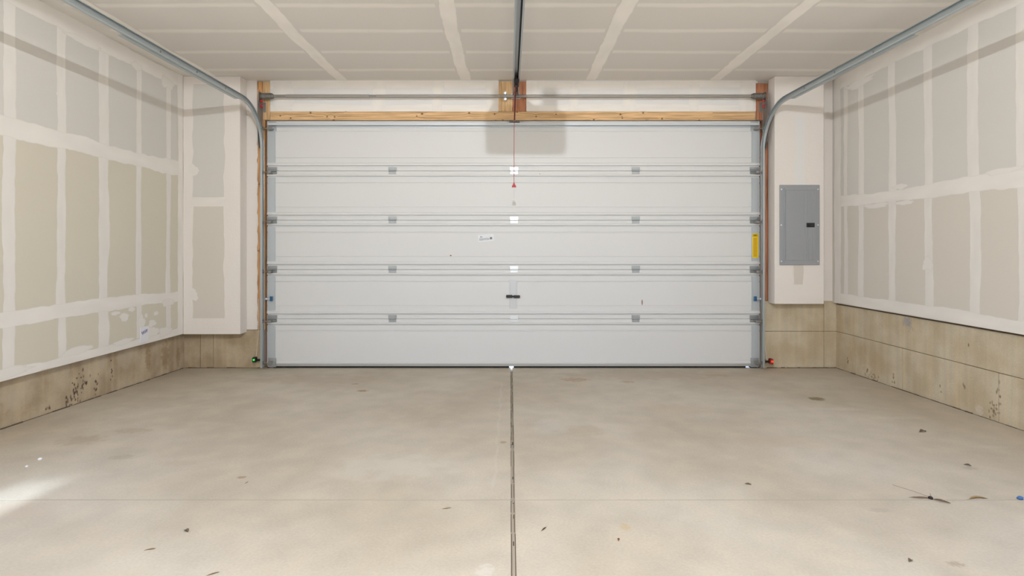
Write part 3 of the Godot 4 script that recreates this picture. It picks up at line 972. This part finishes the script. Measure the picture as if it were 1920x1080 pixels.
	for s: int in [-1, 1]:
		var b := mb()
		var x: float = -2.382 if s < 0 else 2.440
		b.box(Vector3(x - 0.03, 0.672, 0.012), Vector3(x + 0.03, 0.690, 0.026), 0.003)
		b.lathe(Vector3(x - s * -0.008, 0.682, 0.026), Vector3.BACK, [[0.012, 0.0], [0.012, 0.02], [0.006, 0.026], [0.0, 0.026]], 12)
		var bo := put("side_bolt", b, mats["bright_zinc"], d)
		var t := mb()
		for i in 2:
			var tx: float = x - s * (0.030 + 0.016 * i)
			t.box(Vector3(tx - 0.005, 0.660, 0.012), Vector3(tx + 0.005, 0.706, 0.0275), 0.001)
		put("bolt_guide", t, mats["blue_mark"], bo)
	# stickers
	var yi := Image.create(64, 256, false, Image.FORMAT_RGBA8)
	yi.fill(Color8(244, 214, 20))
	yi.fill_rect(Rect2i(6, 6, 52, 28), Color8(216, 178, 20))
	yi.fill_rect(Rect2i(18, 12, 28, 16), Color8(150, 120, 30))
	yi.fill_rect(Rect2i(14, 44, 38, 200), Color8(232, 184, 14))
	for i in 22:
		yi.fill_rect(Rect2i(17, 50 + i * 9, 24 + (i * 7) % 9, 3), Color8(196, 146, 22))
	var ym := mat("yellow_label", Color.WHITE, 0.5)
	ym.albedo_texture = tex(yi)
	put("warning_sticker", sticker(0.064, 0.24), ym, d, Vector3(2.4055, 1.203, 0.0048)).set_meta("label", "yellow warning sticker on the right end stile")
	var wi := Image.create(256, 128, false, Image.FORMAT_RGBA8)
	wi.fill(Color8(228, 231, 234))
	var rng := RandomNumberGenerator.new()
	rng.seed = 6
	for p in [[44, 22, 10, 26], [34, 36, 30, 12], [70, 38, 10, 10]]:
		wi.fill_rect(Rect2i(p[0], p[1], p[2], p[3]), Color8(120, 124, 126))
	for row in 3:
		var x := 18
		while x < 176:
			var w := rng.randi_range(4, 14)
			wi.fill_rect(Rect2i(x, 66 + row * 14, w, 9), Color8(120, 124, 132))
			x += w + rng.randi_range(2, 6)
	wi.fill_rect(Rect2i(188, 56, 40, 42), Color8(128, 132, 130))
	wi.fill_rect(Rect2i(196, 64, 22, 24), Color8(104, 108, 106))
	for i in 5:
		wi.fill_rect(Rect2i(104 + i * 22, 24 + (i % 2) * 8, 12, 6), Color8(190, 194, 196))
	var wm := mat("white_label", Color.WHITE, 0.5)
	wm.albedo_texture = tex(wi)
	var ws := put("information_sticker", sticker(0.155, 0.068), wm, d, Vector3(-0.240, 1.279, 0.0012))
	ws.rotation.z = deg_to_rad(5.0)
	ws.set_meta("label", "small white printed sticker stuck on slightly crooked")
	# scuffs on the sheet
	for q in [[1.296, 0.645, 0.006, 0.028, 61], [-0.587, 1.105, 0.009, 0.007, 62], [0.29, 1.907, 0.005, 0.006, 63]]:
		var m := mb()
		m.lathe(Vector3.ZERO, Vector3.BACK, [[1.0, 0.0], [0.8, 0.0006], [0.0, 0.0008]], 12)
		var o := put("scuff", m, mats["scuff_brown"] if mats.has("scuff_brown") else mat("scuff_brown", Color8(150, 118, 96), 0.8), d, Vector3(q[0], q[1], 0.0))
		o.scale = Vector3(q[2], q[3], 1.0)

func sticker(w: float, h: float) -> MB:
	var m := mb()
	var a := Vector3(-w / 2, h / 2, 0.0)
	var b := Vector3(w / 2, h / 2, 0.0)
	var c := Vector3(w / 2, -h / 2, 0.0)
	var e := Vector3(-w / 2, -h / 2, 0.0)
	m.tri(a, b, c, Vector3.BACK, [], [], [Vector2(0, 0), Vector2(1, 0), Vector2(1, 1)])
	m.tri(a, c, e, Vector3.BACK, [], [], [Vector2(0, 0), Vector2(1, 1), Vector2(0, 1)])
	var t := Vector3(0, 0, -0.0006)
	for q in [[a, b, Vector3.UP], [b, c, Vector3.RIGHT], [c, e, Vector3.DOWN], [e, a, Vector3.LEFT]]:
		m.quad(q[0], q[1], q[1] + t, q[0] + t, q[2])
	return m

# ---------------------------------------------------------------- tracks
func track(s: int, label: String) -> void:
	var t := thing("door_track", label, "track", Vector3.ZERO, "roller tracks of the overhead door")
	var xv: float = -2.4255 if s < 0 else 2.4675
	var xh: float = -2.437 if s < 0 else 2.510
	var xe: float = -2.445 if s < 0 else 2.565
	var R := 0.38
	var zv := 0.055
	var yh := 2.543
	var frames := []
	var inward := Vector3(-s, 0, 0)
	# path of the middle of the web; ay points to the inside of the bend
	frames.append([Vector3(xv, 0.015, zv), inward, Vector3.BACK])
	frames.append([Vector3(xv, yh - R, zv), inward, Vector3.BACK])
	for i in range(1, 15):
		var a: float = PI / 2 * i / 14.0
		frames.append([Vector3(lerpf(xv, xh, i / 14.0), yh - R + R * sin(a), zv + R - R * cos(a)), inward, Vector3(0, -sin(a), cos(a))])
	frames.append([Vector3(xe, yh + 0.012, 3.55), inward, Vector3.DOWN])
	var w := 0.0018
	var prof := PackedVector2Array([Vector2(0, -0.026), Vector2(0.015, -0.026), Vector2(0.019, -0.020), Vector2(0.017, -0.019), Vector2(0.014, -0.024), Vector2(w, -0.024), Vector2(w, 0.024), Vector2(0.016, 0.024), Vector2(0.019, 0.018), Vector2(0.021, 0.019), Vector2(0.018, 0.026), Vector2(0, 0.026)])
	var m := mb()
	m.sweep(prof, frames)
	put("track", m, mats["track_metal"], t)
	# stiffening angle riveted along the outside of the level part
	var am := mb()
	var xm: float = lerpf(xh, xe, 0.49)
	var ang2 := PackedVector2Array([Vector2(-0.0005, 0.0), Vector2(-0.030, 0.0), Vector2(-0.030, 0.002), Vector2(-0.0025, 0.002), Vector2(-0.0025, 0.03), Vector2(-0.0005, 0.03)])
	am.sweep(ang2, [[Vector3(xh, yh - 0.030, 0.50), inward, Vector3.UP], [Vector3(xm, yh - 0.026, 1.98), inward, Vector3.UP]])
	put("reinforcing_angle", am, mats["track_metal"], t)
	for z in [0.72, 1.15, 1.6]:
		var b := mb()
		var xb: float = lerpf(xh, xe, (z - 0.43) / 3.1)
		b.lathe(Vector3(xb + inward.x * 0.002, yh + 0.004, z), inward, [[0.008, 0.0], [0.008, 0.003], [0.004, 0.005], [0.0, 0.005]], 10)
		put("rivet", b, mats["dull_steel"], t)
	# wall brackets of the upright and the plate at the bend
	for y in [0.42, 1.02, 1.78]:
		var b := mb()
		var x0: float = xv + s * 0.0005
		b.box(Vector3(minf(x0, x0 + s * 0.003), y, 0.0), Vector3(maxf(x0, x0 + s * 0.003), y + 0.06, zv + 0.015), 0.001)
		b.box(Vector3(minf(x0, x0 + s * 0.035), y, 0.0), Vector3(maxf(x0, x0 + s * 0.035), y + 0.06, 0.003), 0.001)
		put("track_bracket", b, mats["dull_steel"], t)
	var fl := PackedVector2Array([Vector2(0.0, 2.15), Vector2(0.07, 2.15), Vector2(0.10, 2.22), Vector2(0.10, 2.60), Vector2(0.04, 2.66), Vector2(0.0, 2.66)])
	var fm := mb()
	var xf: float = xv + s * 0.012
	fm.prism(fl, Vector3(xf, 0, 0.003), Vector3.BACK, Vector3.UP, Vector3(s * 0.003, 0, 0))
	put("flag_bracket", fm, mats["dull_steel"], t)
	# hanger strap behind the visible stretch
	var hm := mb()
	hm.box(Vector3(xe - 0.002 if s < 0 else xe, yh - 0.01, 3.2), Vector3(xe if s < 0 else xe + 0.002, CEIL, 3.235), 0.0005)
	put("hanger_strap", hm, mats["dull_steel"], t)

func build_torsion() -> void:
	var t := thing("torsion_assembly", "grey steel torsion tube with cable drums across the header above the overhead door", "torsion tube")
	var y := 2.653
	var z := 0.075
	var m := mb()
	m.tube([Vector3(-2.40, y, z), Vector3(2.45, y, z)], 0.0135, 18)
	put("tube", m, mats["dull_steel"], t)
	var sp := mb()
	sp.tube([Vector3(-2.18, y, z), Vector3(-1.37, y, z)], 0.0160, 18)
	sp.tube([Vector3(-1.30, y, z), Vector3(-0.10, y, z)], 0.0148, 18)
	sp.tube([Vector3(0.16, y, z), Vector3(2.33, y, z)], 0.0148, 18)
	put("spring_sleeve", sp, mats["drum_sleeve"] if mats.has("drum_sleeve") else mat("drum_sleeve", Color8(166, 162, 156), 0.5, 0.5), t)
	for s: int in [-1, 1]:
		var dm := mb()
		var x: float = -2.425 if s < 0 else 2.466
		var prof := [[0.0, 0.0], [0.036, 0.0], [0.036, 0.006]]
		for i in 9:
			prof.append([0.027, 0.008 + i * 0.011])
			prof.append([0.031, 0.0125 + i * 0.011])
		prof += [[0.027, 0.108], [0.029, 0.112], [0.022, 0.120], [0.018, 0.130], [0.014, 0.131]]
		dm.lathe(Vector3(x, y, z), Vector3(-s, 0, 0), prof, 20)
		put("cable_drum", dm, mats["drum_metal"], t)
		var em := mb()
		var xb: float = x + s * 0.008
		em.box(Vector3(minf(xb, xb + s * 0.004), y - 0.075, 0.004), Vector3(maxf(xb, xb + s * 0.004), y + 0.045, z + 0.02), 0.001)
		em.box(Vector3(minf(xb, xb - s * 0.03), y - 0.14, 0.004), Vector3(maxf(xb, xb - s * 0.03), y - 0.045, 0.008), 0.001)
		put("end_bracket", em, mats["dull_steel"], t)
		for q in [[0.048, 0.030], [0.098, 0.034]]:
			var rm := mb()
			var xr: float = x - s * 0.011
			rm.box(Vector3(xr - 0.012, y - q[0] - q[1] * 0.5, z - 0.012), Vector3(xr + 0.012, y - q[0] + q[1] * 0.5, z + 0.012), 0.006)
			put("red_tag", rm, mats["red_plastic"], t)
		var cm := mb()
		var xc: float = DX0 + 0.004 if s < 0 else DX1 - 0.012
		cm.tube([Vector3(xc, 0.07, 0.052), Vector3(xc, y, z + 0.028)], 0.0016, 6)
		put("lift_cable", cm, mats["dull_steel"], t)
	# middle bearing clamp with two bolts
	var bm := mb()
	bm.box(Vector3(-0.062, y - 0.032, 0.006), Vector3(-0.038, y + 0.040, 0.012), 0.002)
	for q in [0.028, -0.030]:
		bm.lathe(Vector3(-0.050, y + q, z + 0.002), Vector3.BACK, [[0.018, 0.0], [0.018, 0.010], [0.012, 0.018], [0.0, 0.019]], 14)
	bm.box(Vector3(-0.062, y - 0.03, 0.010), Vector3(-0.038, y + 0.03, z + 0.002), 0.002)
	put("center_bearing", bm, mats["bright_zinc"], t)

# ---------------------------------------------------------------- opener
func build_opener() -> void:
	var o := thing("garage_door_opener", "ceiling-hung opener whose steel rail runs down the middle to the door header", "door opener")
	var xr := 0.057
	var yr := 2.690
	# open-bottomed steel rail
	var w := 0.031
	var rail := PackedVector2Array([Vector2(-w, -0.020), Vector2(-w + 0.013, -0.020), Vector2(-w + 0.013, -0.0175), Vector2(-w + 0.0025, -0.0175), Vector2(-w + 0.0025, 0.0175), Vector2(w - 0.0025, 0.0175), Vector2(w - 0.0025, -0.0175), Vector2(w - 0.013, -0.0175), Vector2(w - 0.013, -0.020), Vector2(w, -0.020), Vector2(w, 0.020), Vector2(-w, 0.020)])
	var m := mb()
	m.sweep(rail, [[Vector3(xr - 0.006, yr - 0.002, 0.06), Vector3.RIGHT, Vector3.UP], [Vector3(xr + 0.004, yr, 3.2), Vector3.RIGHT, Vector3.UP]])
	put("rail", m, mats["galvanised"], o)
	var bm := mb()
	bm.tube([Vector3(xr + 0.008, yr, 0.1), Vector3(xr + 0.018, yr, 3.2)], 0.006, 8)
	put("drive_belt", bm, mats["black_rubber"], o)
	var hb := mb()
	hb.box(Vector3(xr - 0.05, yr - 0.05, 0.007), Vector3(xr + 0.044, yr - 0.03, 0.03), 0.003)
	hb.box(Vector3(xr - 0.042, yr - 0.045, 0.007), Vector3(xr - 0.038, yr + 0.02, 0.057), 0.001)
	hb.box(Vector3(xr + 0.026, yr - 0.045, 0.007), Vector3(xr + 0.030, yr + 0.02, 0.057), 0.001)
	hb.tube([Vector3(xr - 0.05, yr - 0.012, 0.045), Vector3(xr + 0.04, yr - 0.012, 0.045)], 0.006, 10)
	put("header_bracket", hb, mats["bright_zinc"], o)
	var tr := mb()
	tr.box(Vector3(xr - 0.026, yr - 0.052, 0.42), Vector3(xr + 0.020, yr - 0.012, 0.58), 0.005)
	tr.box(Vector3(xr - 0.014, yr - 0.068, 0.46), Vector3(xr + 0.006, yr - 0.045, 0.54), 0.004)
	put("trolley", tr, mats["black_plastic"], o)
	# bent arm to the bracket on the door
	var am := mb()
	am.tube([Vector3(0.050, yr - 0.062, 0.50), Vector3(0.047, yr - 0.10, 0.40), Vector3(0.043, 2.52, 0.22), Vector3(0.039, 2.42, 0.075)], [0.007, 0.007, 0.007, 0.007], 8)
	put("door_arm", am, mat("arm_dark", Color8(92, 58, 52), 0.5, 0.3), o)
	var db := mb()
	db.box(Vector3(-0.012, 2.407, 0.012), Vector3(0.090, 2.411, 0.07), 0.0012)
	db.box(Vector3(0.028, 2.407, 0.02), Vector3(0.050, 2.430, 0.082), 0.002)
	for x in [-0.004, 0.016, 0.062, 0.082]:
		db.lathe(Vector3(x, 2.410, 0.05), Vector3.UP, [[0.007, 0.0], [0.006, 0.006], [0.0, 0.008]], 8)
	put("door_bracket", db, mats["dull_steel"], o)
	# emergency release
	var cd := mb()
	cd.tube([Vector3(0.034, yr - 0.06, 0.52), Vector3(0.033, 2.2, 0.52), Vector3(0.032, 1.76, 0.52)], 0.0022, 8)
	var co := put("release_cord", cd, mats["red_cord"], o)
	var hp := PackedVector2Array([Vector2(-0.004, 0.026), Vector2(0.004, 0.026), Vector2(0.008, 0.010), Vector2(0.019, -0.008), Vector2(0.019, -0.017), Vector2(-0.019, -0.017), Vector2(-0.019, -0.008), Vector2(-0.008, 0.010)])
	var hm := mb()
	hm.prism(hp, Vector3(0.032, 1.737, 0.512), Vector3.RIGHT, Vector3.UP, Vector3(0, 0, 0.016))
	put("release_handle", hm, mats["red_plastic"], co)
	# motor head, above and behind the camera's view but it throws the shadow on the door
	var mh := mb()
	mh.box(Vector3(xr - 0.137, 2.572, 3.2), Vector3(xr + 0.118, 2.712, 3.62), 0.014)
	put("motor_housing", mh, mats["housing_grey"], o)
	for q in [[-0.10, 3.28], [0.08, 3.28], [-0.10, 3.54], [0.08, 3.54]]:
		var s := mb()
		s.box(Vector3(xr + q[0] - 0.016, 2.705, q[1]), Vector3(xr + q[0] + 0.016, CEIL, q[1] + 0.003), 0.0008)
		put("hanger_strap", s, mats["dull_steel"], o)

func photo_eye(s: int, label: String) -> void:
	var x: float = -2.478 if s < 0 else 2.525
	var e := thing("safety_sensor", label, "sensor", Vector3(x, 0.0, 0.0), "")
	var led := Color(0.15, 0.85, 0.3) if s < 0 else Color(1.0, 0.2, 0.08)
	var y := 0.098 if s < 0 else 0.082
	var b := mb()
	b.box(Vector3(-0.016, y - 0.026, 0.055), Vector3(0.016, y + 0.026, 0.105), 0.006)
	put("sensor_body", b, mats["black_plastic"] if s < 0 else mat("dark_red_plastic", Color8(120, 34, 26), 0.5), e)
	var a := mb()
	var ix := -s
	a.box(Vector3(minf(0.012 * ix, 0.05 * ix), y - 0.018, 0.06), Vector3(maxf(0.012 * ix, 0.05 * ix), y + 0.004, 0.066), 0.001)
	a.box(Vector3(minf(0.046 * ix, 0.05 * ix), y - 0.03, 0.01), Vector3(maxf(0.046 * ix, 0.05 * ix), y + 0.02, 0.066), 0.001)
	put("sensor_bracket", a, mats["black_plastic"], e)
	var l := mb()
	l.lathe(Vector3(0.002, y + 0.002, 0.1045), Vector3.BACK, [[0.0095, 0.0], [0.0085, 0.005], [0.005, 0.007], [0.0, 0.008]], 14)
	var em := mat("led_%d" % s, led, 0.4)
	em.emission_enabled = true
	em.emission = led
	em.emission_energy_multiplier = 0.7 if s < 0 else 2.0
	put("led", l, em, e)
	var lamp := OmniLight3D.new()
	lamp.name = "led_light" if s < 0 else "led_light_001"
	lamp.light_color = led
	lamp.light_energy = 0.0004
	lamp.light_size = 0.01
	lamp.omni_range = 8.0
	lamp.omni_attenuation = 2.0
	lamp.shadow_enabled = true
	lamp.position = Vector3(0.002, y + 0.002, 0.121)
	e.add_child(lamp, true)
	var w := mb()
	if s < 0:
		w.tube([Vector3(0.002, y + 0.02, 0.06), Vector3(-0.004, 0.2, 0.02), Vector3(0.006, 0.35, 0.006), Vector3(0.004, 0.68, 0.006)], 0.0032, 8)
	else:
		w.tube([Vector3(-0.022, y - 0.01, 0.05), Vector3(-0.026, 0.16, 0.03), Vector3(-0.034, 0.25, 0.02), Vector3(-0.03, 0.36, 0.012)], 0.004, 8)
	put("wire", w, mats["wire_white"], e)

func build_breaker_panel() -> void:
	var x0 := 2.578
	var w := 0.384
	var y0 := 1.016
	var h := 0.768
	var p := thing("breaker_panel", "grey metal electrical breaker panel with a black latch on the right column", "breaker panel", Vector3(x0, y0, 0.138))
	var m := mb()
	m.box(Vector3(0, 0, 0), Vector3(w, h, 0.012), 0.004)
	put("cover", m, mats["panel_grey"], p)
	var d := mb()
	d.box(Vector3(0.054, 0.045, 0.009), Vector3(0.349, 0.718, 0.0165), 0.003)
	for x in [0.226, 0.252, 0.276, 0.30, 0.324]:
		d.box(Vector3(x, 0.05, 0.015), Vector3(x + 0.010, 0.712, 0.0185), 0.0018)
	var dr := put("door", d, mats["panel_grey"], p)
	var g := mb()
	g.box(Vector3(0.040, 0.03, 0.010), Vector3(0.050, 0.735, 0.020), 0.003)
	put("hinge_rib", g, mats["panel_grey"], p)
	var l := mb()
	l.box(Vector3(0.252, 0.362, 0.0155), Vector3(0.330, 0.404, 0.022), 0.003)
	l.box(Vector3(0.274, 0.372, 0.021), Vector3(0.294, 0.394, 0.026), 0.002)
	put("latch", l, mats["black_plastic"], dr).set_meta("label", "black latch")
	for q in [[0.016, 0.726], [0.366, 0.726], [0.014, 0.384], [0.366, 0.384], [0.016, 0.036], [0.366, 0.036]]:
		var s := mb()
		s.lathe(Vector3(q[0], q[1], 0.0115), Vector3.BACK, [[0.0085, 0.0], [0.0075, 0.003], [0.003, 0.0045], [0.0, 0.0045]], 12)
		put("screw", s, mats["bright_zinc"], p)

func build_cover_plate() -> void:
	var p := thing("cover_plate", "small bluish-white plate with a purple scrawl low on the left wall", "wall plate", Vector3(WALL_L, 0.440, 0.708))
	var m := mb()
	m.box(Vector3(0.0, -0.068, -0.054), Vector3(0.007, 0.068, 0.054), 0.003)
	put("plate", m, mats["white_plastic"], p)
	var s := mb()
	var pts := []
	for i in 22:
		var t := i / 21.0
		pts.append(Vector3(0.0072, 0.012 + 0.016 * sin(t * 26.0) + 0.02 * t, 0.040 - 0.074 * t))
	s.tube(pts, 0.0022, 6)
	put("scrawl", s, mat("purple_ink", Color8(128, 122, 160), 0.8), p)

# ---------------------------------------------------------------- lamp
func build_lamp(z: float, energy: float, label: String) -> void:
	var l := thing("ceiling_lamp", label, "lamp", Vector3(0.0, CEIL, z), "")
	var b := mb()
	b.lathe(Vector3.ZERO, Vector3.DOWN, [[0.0, 0.0], [0.085, 0.0], [0.085, 0.006], [0.060, 0.014], [0.034, 0.020], [0.0, 0.020]], 28)
	put("fitting", b, mats["white_plastic"], l)
	var g := mb()
	g.lathe(Vector3.ZERO, Vector3.DOWN, [[0.032, 0.018], [0.032, 0.023], [0.026, 0.026], [0.0, 0.027]], 24)
	var m := mat("lens_glow", Color(1, 0.98, 0.95), 0.4)
	m.emission_enabled = true
	m.emission = Color(1, 0.98, 0.95)
	m.emission_energy_multiplier = 5.0
	put("lens", g, m, l)
	var o := SpotLight3D.new()
	o.name = "lens_light"
	o.light_color = LAMP_COLOR
	o.light_energy = energy
	o.light_size = 0.014
	o.spot_range = 30.0
	o.spot_attenuation = 2.0
	o.spot_angle = 90.0
	o.spot_angle_attenuation = 0.02
	o.shadow_enabled = true
	o.position = Vector3(0, -0.031, 0)
	o.rotation_degrees = Vector3(-90, 0, 0)
	l.add_child(o, true)

# ---------------------------------------------------------------- litter on the floor
func leaf_shape(length: float, width: float, curl: float, bend: float, sd: int) -> MB:
	var m := mb()
	var n := 14
	var rows := []
	for i in n + 1:
		var t := float(i) / n
		var half := width * 0.5 * pow(sin(PI * clampf(t, 0.02, 0.98)), 0.7) * (1.0 + 0.25 * wob.get_noise_2d(t * 300.0, sd * 41.0))
		var c := Vector3((t - 0.5) * length, curl * width * sin(PI * t) * 0.4 + 0.0012, bend * sin(PI * t) * length * 0.25)
		rows.append([c + Vector3(0, curl * half * 0.8, -half), c, c + Vector3(0, curl * half * 0.8, half)])
	for i in n:
		for k in 2:
			for side in [1.0, -1.0]:
				var off := Vector3(0, 0.0004 * side, 0)
				m.quad(rows[i][k] + off, rows[i + 1][k] + off, rows[i + 1][k + 1] + off, rows[i][k + 1] + off, Vector3.UP * side)
	m.tube([rows[0][1] - Vector3(length * 0.12, 0.0008, 0), rows[0][1], rows[n / 2][1] + Vector3(0, 0.0004, 0), rows[n][1]], [0.0005, 0.0007, 0.0007, 0.0002], 5)
	return m

func floor_at(x: float, z: float) -> Vector3:
	return Vector3(x, SLOPE * z, z)

func litter(called: String, x: float, z: float, l: float, w: float, turn: float, c: Color, label: String, category: String, curl := 0.35, bend := 0.0) -> MeshInstance3D:
	var o := put(called, leaf_shape(l, w, curl, bend, int(absf(x) * 100 + z * 10)), mat("litter_%d" % c.to_rgba32(), c, 0.85), self, floor_at(x, z))
	o.rotation = Vector3(0.0, turn, 0.0)
	tag(o, label, category)
	return o

func build_litter() -> void:
	var brown := Color8(128, 96, 62)
	var dark := Color8(104, 88, 70)
	var olive := Color8(120, 108, 76)
	litter("dry_leaf", 2.094, 2.988, 0.088, 0.014, 0.05, Color8(150, 122, 76), "long tan curled leaf lying in the cross joint near the blue scrap", "leaf", 0.5, -0.5)
	litter("dry_leaf", 2.558, 2.024, 0.046, 0.026, 0.2, dark, "dark crumpled leaf alone on the floor nearest the right foundation", "leaf", 0.6)
	litter("dry_leaf", 2.378, 2.584, 0.030, 0.016, -0.8, dark, "small dark leaf between the crumpled leaf and the blue scrap", "leaf", 0.5)
	litter("twig", 0.134, 3.263, 0.036, 0.006, 0.95, Color8(70, 60, 44), "short dark slanting twig just right of the middle joint", "twig", 0.3)
	litter("dry_leaf", -1.278, 3.281, 0.026, 0.016, -0.6, dark, "tiny dark leaf scrap left of the middle joint, above the tan sliver", "leaf", 0.6)
	litter("wood_sliver", -1.332, 3.418, 0.034, 0.007, 0.35, Color8(158, 128, 92), "tan sliver slanting on the front left slab", "sliver", 0.2)
	litter("wood_sliver", -1.014, 3.578, 0.036, 0.006, 0.6, Color8(140, 112, 80), "brown sliver at the bottom edge of the view on the left slab", "sliver", 0.2)
	litter("dry_leaf", 1.134, 2.824, 0.028, 0.012, -0.4, olive, "small olive leaf on the far right slab just before the cross joint", "leaf", 0.4)
	litter("twig", -1.265, 2.805, 0.020, 0.004, 1.3, dark, "tiny upright dark twig on the far left slab before the cross joint", "twig", 0.2)
	litter("dry_leaf", 0.414, 3.347, 0.020, 0.008, 1.4, Color8(120, 74, 48), "tiny reddish brown leaf right of the slanting twig", "leaf", 0.4)
	litter("dry_leaf", 1.423, 3.498, 0.020, 0.014, 0.5, dark, "tiny dark leaf scrap at the bottom of the right front slab", "leaf", 0.6)
	litter("dry_leaf", -0.273, 3.079, 0.036, 0.010, 0.3, Color8(176, 158, 124), "pale thin leaf just left of the middle joint below the cross joint", "leaf", 0.2)
	# dead insect-like tangle of stems and blades where the cross joint meets the right slab
	var t := thing("leaf_tangle", "dark brown tangle of dead leaf blades and a long thin stem on the cross joint", "debris", floor_at(1.883, 2.983))
	var dm := mat("litter_tangle", Color8(112, 88, 68), 0.85)
	put("blade", leaf_shape(0.080, 0.010, 0.5, 0.2, 5), dm, t, Vector3(-0.040, 0.001, -0.006)).rotation.y = -0.12
	put("blade", leaf_shape(0.060, 0.016, 0.6, 0.5, 6), dm, t, Vector3(0.028, 0.001, 0.030)).rotation.y = -0.75
	var k := mb()
	k.lathe(Vector3(0, 0.0, 0), Vector3.UP, [[0.009, 0.0], [0.010, 0.005], [0.006, 0.010], [0.0, 0.012]], 10)
	put("knot", k, mat("litter_knot", Color8(42, 32, 28), 0.8), t)
	var s := mb()
	s.tube([Vector3(0.0, 0.006, 0.0), Vector3(-0.03, 0.008, -0.05), Vector3(-0.075, 0.003, -0.14)], 0.0007, 6)
	s.tube([Vector3(0.004, 0.004, 0.0), Vector3(0.020, 0.010, -0.03)], 0.0010, 6)
	put("stem", s, dm, t)
	var b := mb()
	b.box(Vector3(-0.011, 0.0, -0.009), Vector3(0.009, 0.009, 0.009), 0.003)
	b.box(Vector3(-0.002, 0.004, -0.012), Vector3(0.014, 0.010, 0.003), 0.002)
	tag(put("plastic_scrap", b, mat("blue_scrap", Color8(58, 104, 160), 0.45), self, floor_at(2.28, 2.988)), "small bright blue plastic scrap at the far right end of the cross joint", "scrap")
	for q in [[-2.516, 2.5, 0.010, "white plaster crumb on the left slab, the bigger of a pair"], [-2.501, 2.599, 0.006, "white plaster crumb on the left slab, the smaller of a pair"]]:
		var c := mb()
		c.lathe(Vector3.ZERO, Vector3.UP, [[q[2], 0.0], [q[2] * 1.1, q[2] * 0.5], [q[2] * 0.6, q[2]], [0.0, q[2] * 1.1]], 8)
		tag(put("plaster_crumb", c, mats["white_plastic"], self, floor_at(q[0], q[1])), q[3], "crumb")

const LAMP_COLOR := Color(0.96, 0.978, 1.0)

func _ready() -> void:
	# camera: level, principal point above the middle of the picture (vertical lens shift)
	var cam := Camera3D.new()
	cam.name = "camera"
	add_child(cam)
	cam.position = Vector3(0, 1.18, 5.478)
	var near := 0.05
	cam.set_frustum(near * 1080.0 / 1044.0, Vector2(near * 3.0 / 1044.0, -near * 75.0 / 1044.0), near, 200.0)
	cam.current = true
	# sky
	var we := WorldEnvironment.new()
	we.name = "environment"
	var e := Environment.new()
	e.background_mode = Environment.BG_SKY
	var sky := Sky.new()
	var sm := ProceduralSkyMaterial.new()
	sm.sky_top_color = Color(0.60, 0.69, 0.84)
	sm.sky_horizon_color = Color(0.86, 0.89, 0.92)
	sm.ground_horizon_color = Color(0.93, 0.92, 0.89)
	sm.ground_bottom_color = Color(0.93, 0.91, 0.88)
	sky.sky_material = sm
	e.sky = sky
	e.background_energy_multiplier = 4.9
	e.tonemap_mode = Environment.TONE_MAPPER_LINEAR
	e.tonemap_exposure = 0.97
	e.sdfgi_enabled = true
	e.ssao_enabled = true
	e.ssil_enabled = true
	we.environment = e
	add_child(we)
	# low sun behind the garage: only the slit added in the back wall lets it in
	var sun := DirectionalLight3D.new()
	sun.name = "sun"
	sun.light_color = Color(0.86, 0.93, 1.0)
	sun.light_energy = 2.0
	sun.light_angular_distance = 1.5
	sun.shadow_enabled = true
	sun.rotation_degrees = Vector3(-26, 0, 0)
	add_child(sun)
	wob.seed = 77
	wob.frequency = 0.01
	wob.fractal_octaves = 2
	build_materials()
	build_lamp(5.3, 11.0, "small round white LED lamp on the ceiling behind the opener")
	build_floor()
	build_ceiling()
	build_side_walls()
	build_front_wall()
	build_columns()
	build_back_wall()
	added_side_window(-1, "added two-pane fill-light window in the left wall behind the view")
	added_side_window(1, "added two-pane fill-light window in the right wall behind the view")
	build_outside()
	build_door()
	track(-1, "curved steel roller track running up and back along the left wall")
	track(1, "curved steel roller track running up and back along the right wall")
	build_torsion()
	build_opener()
	photo_eye(-1, "black safety sensor with a green light at the foot of the left track")
	photo_eye(1, "safety sensor glowing red at the foot of the right track")
	build_breaker_panel()
	build_cover_plate()
	build_litter()
